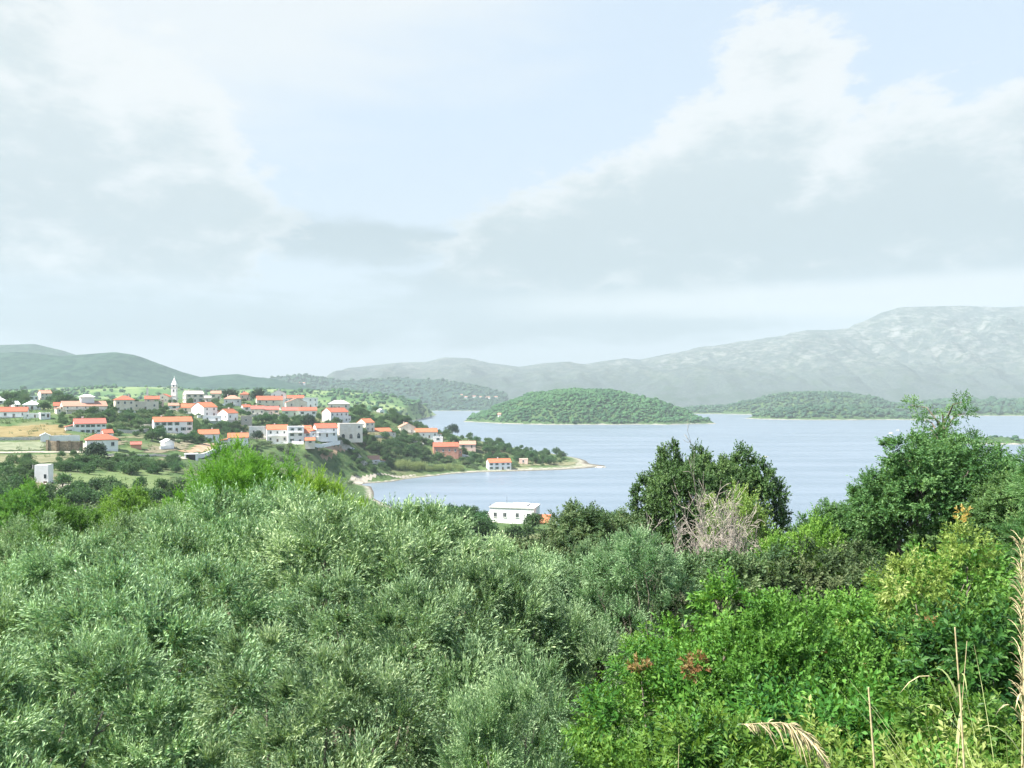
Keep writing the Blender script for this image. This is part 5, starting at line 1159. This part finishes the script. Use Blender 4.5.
def merge_mass(lst, name):
    VV, FF, TT, n = [], [], [], 0
    for me, x, y, z, q, a in lst:
        V = np.empty(len(me.vertices)*3, np.float32); me.vertices.foreach_get('co', V); V = V.reshape(-1, 3)*q; t = np.empty(len(V), np.float32); me.attributes['tint'].data.foreach_get('value', t)
        c, s_ = math.cos(a), math.sin(a); V = np.stack([V[:, 0]*c-V[:, 1]*s_+x, V[:, 0]*s_+V[:, 1]*c+y, V[:, 2]+z], 1); VV.append(V); TT.append(t); FF.append(np.arange(len(V)).reshape(-1, 4)+n); n += len(V)
    obj(name, mesh_np(name, np.concatenate(VV), np.concatenate(FF), M['village'], tint=np.concatenate(TT)), kind='stuff')
merge_mass(MASS, 'thicket')
HG = ('dark hedge tree in the row across the valley meadow', 'hedge trees across the valley meadow', 'hedge_tree')
T.append(scatter([(56,466),(176,463),(178,474),(110,477),(60,474)], 44, 'dark', (3.0, 4.8), *HG[:2], HG[2], seed=9, sep=.35))
T.append(scatter([(-20,462),(30,462),(36,482),(-20,484)], 14, 'dark', (2.5, 4.5), 'low dark tree at the left edge around the stone hut', 'low trees around the stone hut', 'low_tree', seed=10))
SL = ('bushy tree on the lower slope between the olive grove and the valley', 'bushy trees of the lower slope', 'slope_tree')
T.append(scatter([(-30,488),(185,490),(180,506),(-30,512)], 40, 'dark', (3.0, 4.6), *SL[:2], SL[2], seed=11, dmin=50, sep=.4))
T.append(scatter([(180,480),(360,478),(400,486),(330,500),(180,500)], 26, 'pale', (2.5, 4.0), *SL[:2], SL[2], seed=12, dmin=50))
SH = ('tree of the shore wood around the large white flat-roofed house', 'trees around the white shore house', 'shore_tree')
T.append(scatter([(430,512),(620,516),(620,545),(430,540)], 70, 'dark', (3.5, 5.5), *SH[:2], SH[2], seed=13, dmin=50, sep=.4))
T.append(scatter([(620,512),(860,512),(1040,520),(1040,560),(620,548)], 40, 'dark', (3.5, 5.5), *SH[:2], SH[2], seed=14, dmin=45, sep=.4))
print('trees', T)
RD = ('clump of tall pale reeds behind the beach', 'reed clumps behind the beach', 'reed_clump')
rr = np.random.default_rng(141); B = np.stack([rr.normal(0, 1.3, 160), rr.normal(0, 1.0, 160), np.zeros(160)], 1); Vr, Fr, tr_ = leaves(rr, B, _unit(np.stack([rr.normal(0, .1, 160), rr.normal(0, .1, 160), np.ones(160)], 1)), 3.2, 8, .9, .16, (.15, .5)); reed_me = mesh_np('reed_stems', Vr, Fr, M['reed'], tint=tr_)
for k in range(26):
    a = rr.uniform(393, 462); q = np.interp(a, [393, 462], [469.5, 470.5])+rr.normal(0, .7); x, d = cast([a], [q])
    if not np.isnan(x[0]): plant(RD[2], RD[0], 'reeds', (x[0], d[0], gz(x[0], d[0])-.2), [('stems', reed_me)], RD[1], rz=k, sca=rr.uniform(.8, 1.3))

def scrub():
    """low scrub that covers the open hillsides"""
    r = np.random.default_rng(151); n = 9000; px = r.uniform(-60, 620, n); py = r.uniform(404, 520, n); x, d = cast(px, py); k = ~np.isnan(x); x, d, px, py = x[k], d[k], px[k], py[k]; z = tz(x, d)
    f = fbm(x/28, d/28, 3); k = (z > 2.0) & (f > .40)
    for poly in ([(-20,425),(86,425),(86,465),(-20,465)], [(50,473),(180,471),(180,494),(56,495)], [(105,440),(230,438),(226,462),(105,462)], [(300,443),(345,443),(368,467),(310,462)]): k &= ~inside(px, py, poly) | (r.random(len(px)) < .12)
    for fx, fy, fr, *_ in FOOT: k &= np.hypot(x-fx, d-fy) > fr*.8
    x, d, z = x[k], d[k], z[k]; n = len(x); m = 6; B = np.repeat(np.stack([x, d, z], 1), m, 0)+r.normal(0, .55, (n*m, 3))*[1, 1, .3]; D = _unit(r.normal(0, .6, (n*m, 3))+[0, 0, .9]); V, F, t = leaves(r, B, D, .9, 4, .55, .34, (.4, 1.2))
    obj('scrub', mesh_np('scrub', V, F, M['scrub'], tint=t), kind='stuff')
scrub()

def car(px, py):
    x, d = (float(q[0]) for q in cast([px], [py])); root = obj('parked_car', None, loc=(x, d, gz(x, d)+.25), rz=1.0); tag(root, 'small white car parked on the pale track above the beach', 'car')
    b = MB(); prof = [(-2.0, .35), (2.0, .35), (2.0, .78), (1.25, .92), (.75, 1.42), (-1.2, 1.45), (-1.85, .95), (-2.0, .8)]; n = len(prof)
    V = [(a, -.8, z) for a, z in prof]+[(a, .8, z) for a, z in prof]; b.add(V, [(i, (i+1) % n, (i+1) % n+n, i+n) for i in range(n)], [(0, i+1, i) for i in range(1, n-1)]+[(n, n+i, n+i+1) for i in range(1, n-1)]); obj('body', b.mesh('car_body', M['white']), root)
    for sy in (-1, 1):
        b = MB(); b.box(-1.15, .72, sy*.81-.005, sy*.81+.005, .95, 1.33); obj('side_window', b.mesh('side_window', M['glass']), root)
        for ax in (-1.25, 1.25): b = MB(); b.tube([(ax, sy*.62, .33), (ax, sy*.84, .33)], [.33, .33], 14); obj('wheel', b.mesh('wheel', M['iron']), root)
car(352, 452)

# rocks off the points
def rock(px, py, w, h, lab):
    d = CAMZ*FPX/(py-HOR); x = (px-512)/FPX*d; V, Tt = ico(); r = np.random.default_rng(int(px)); V = V*(1+.3*(r.random((len(V), 1))-.5))*[w/2, w*.3, h]
    o = obj('rock', mesh_np('rock', V, None, M['stone'], tri=Tt), loc=(x, d, 0)); tag(o, lab, 'rock')
rock(765, 457, 6.5, 1.0, 'flat dark rock breaking the water right of the dark oaks')
rock(601, 467.5, 9, .9, 'low rock just off the tip of the wooded point')
rock(891, 433.5, 7, 1.6, 'larger dark rock in the sea left of the big oak top')
rock(898, 430.5, 6, 1.5, 'smaller dark rock in the sea behind the larger one by the big oak top')
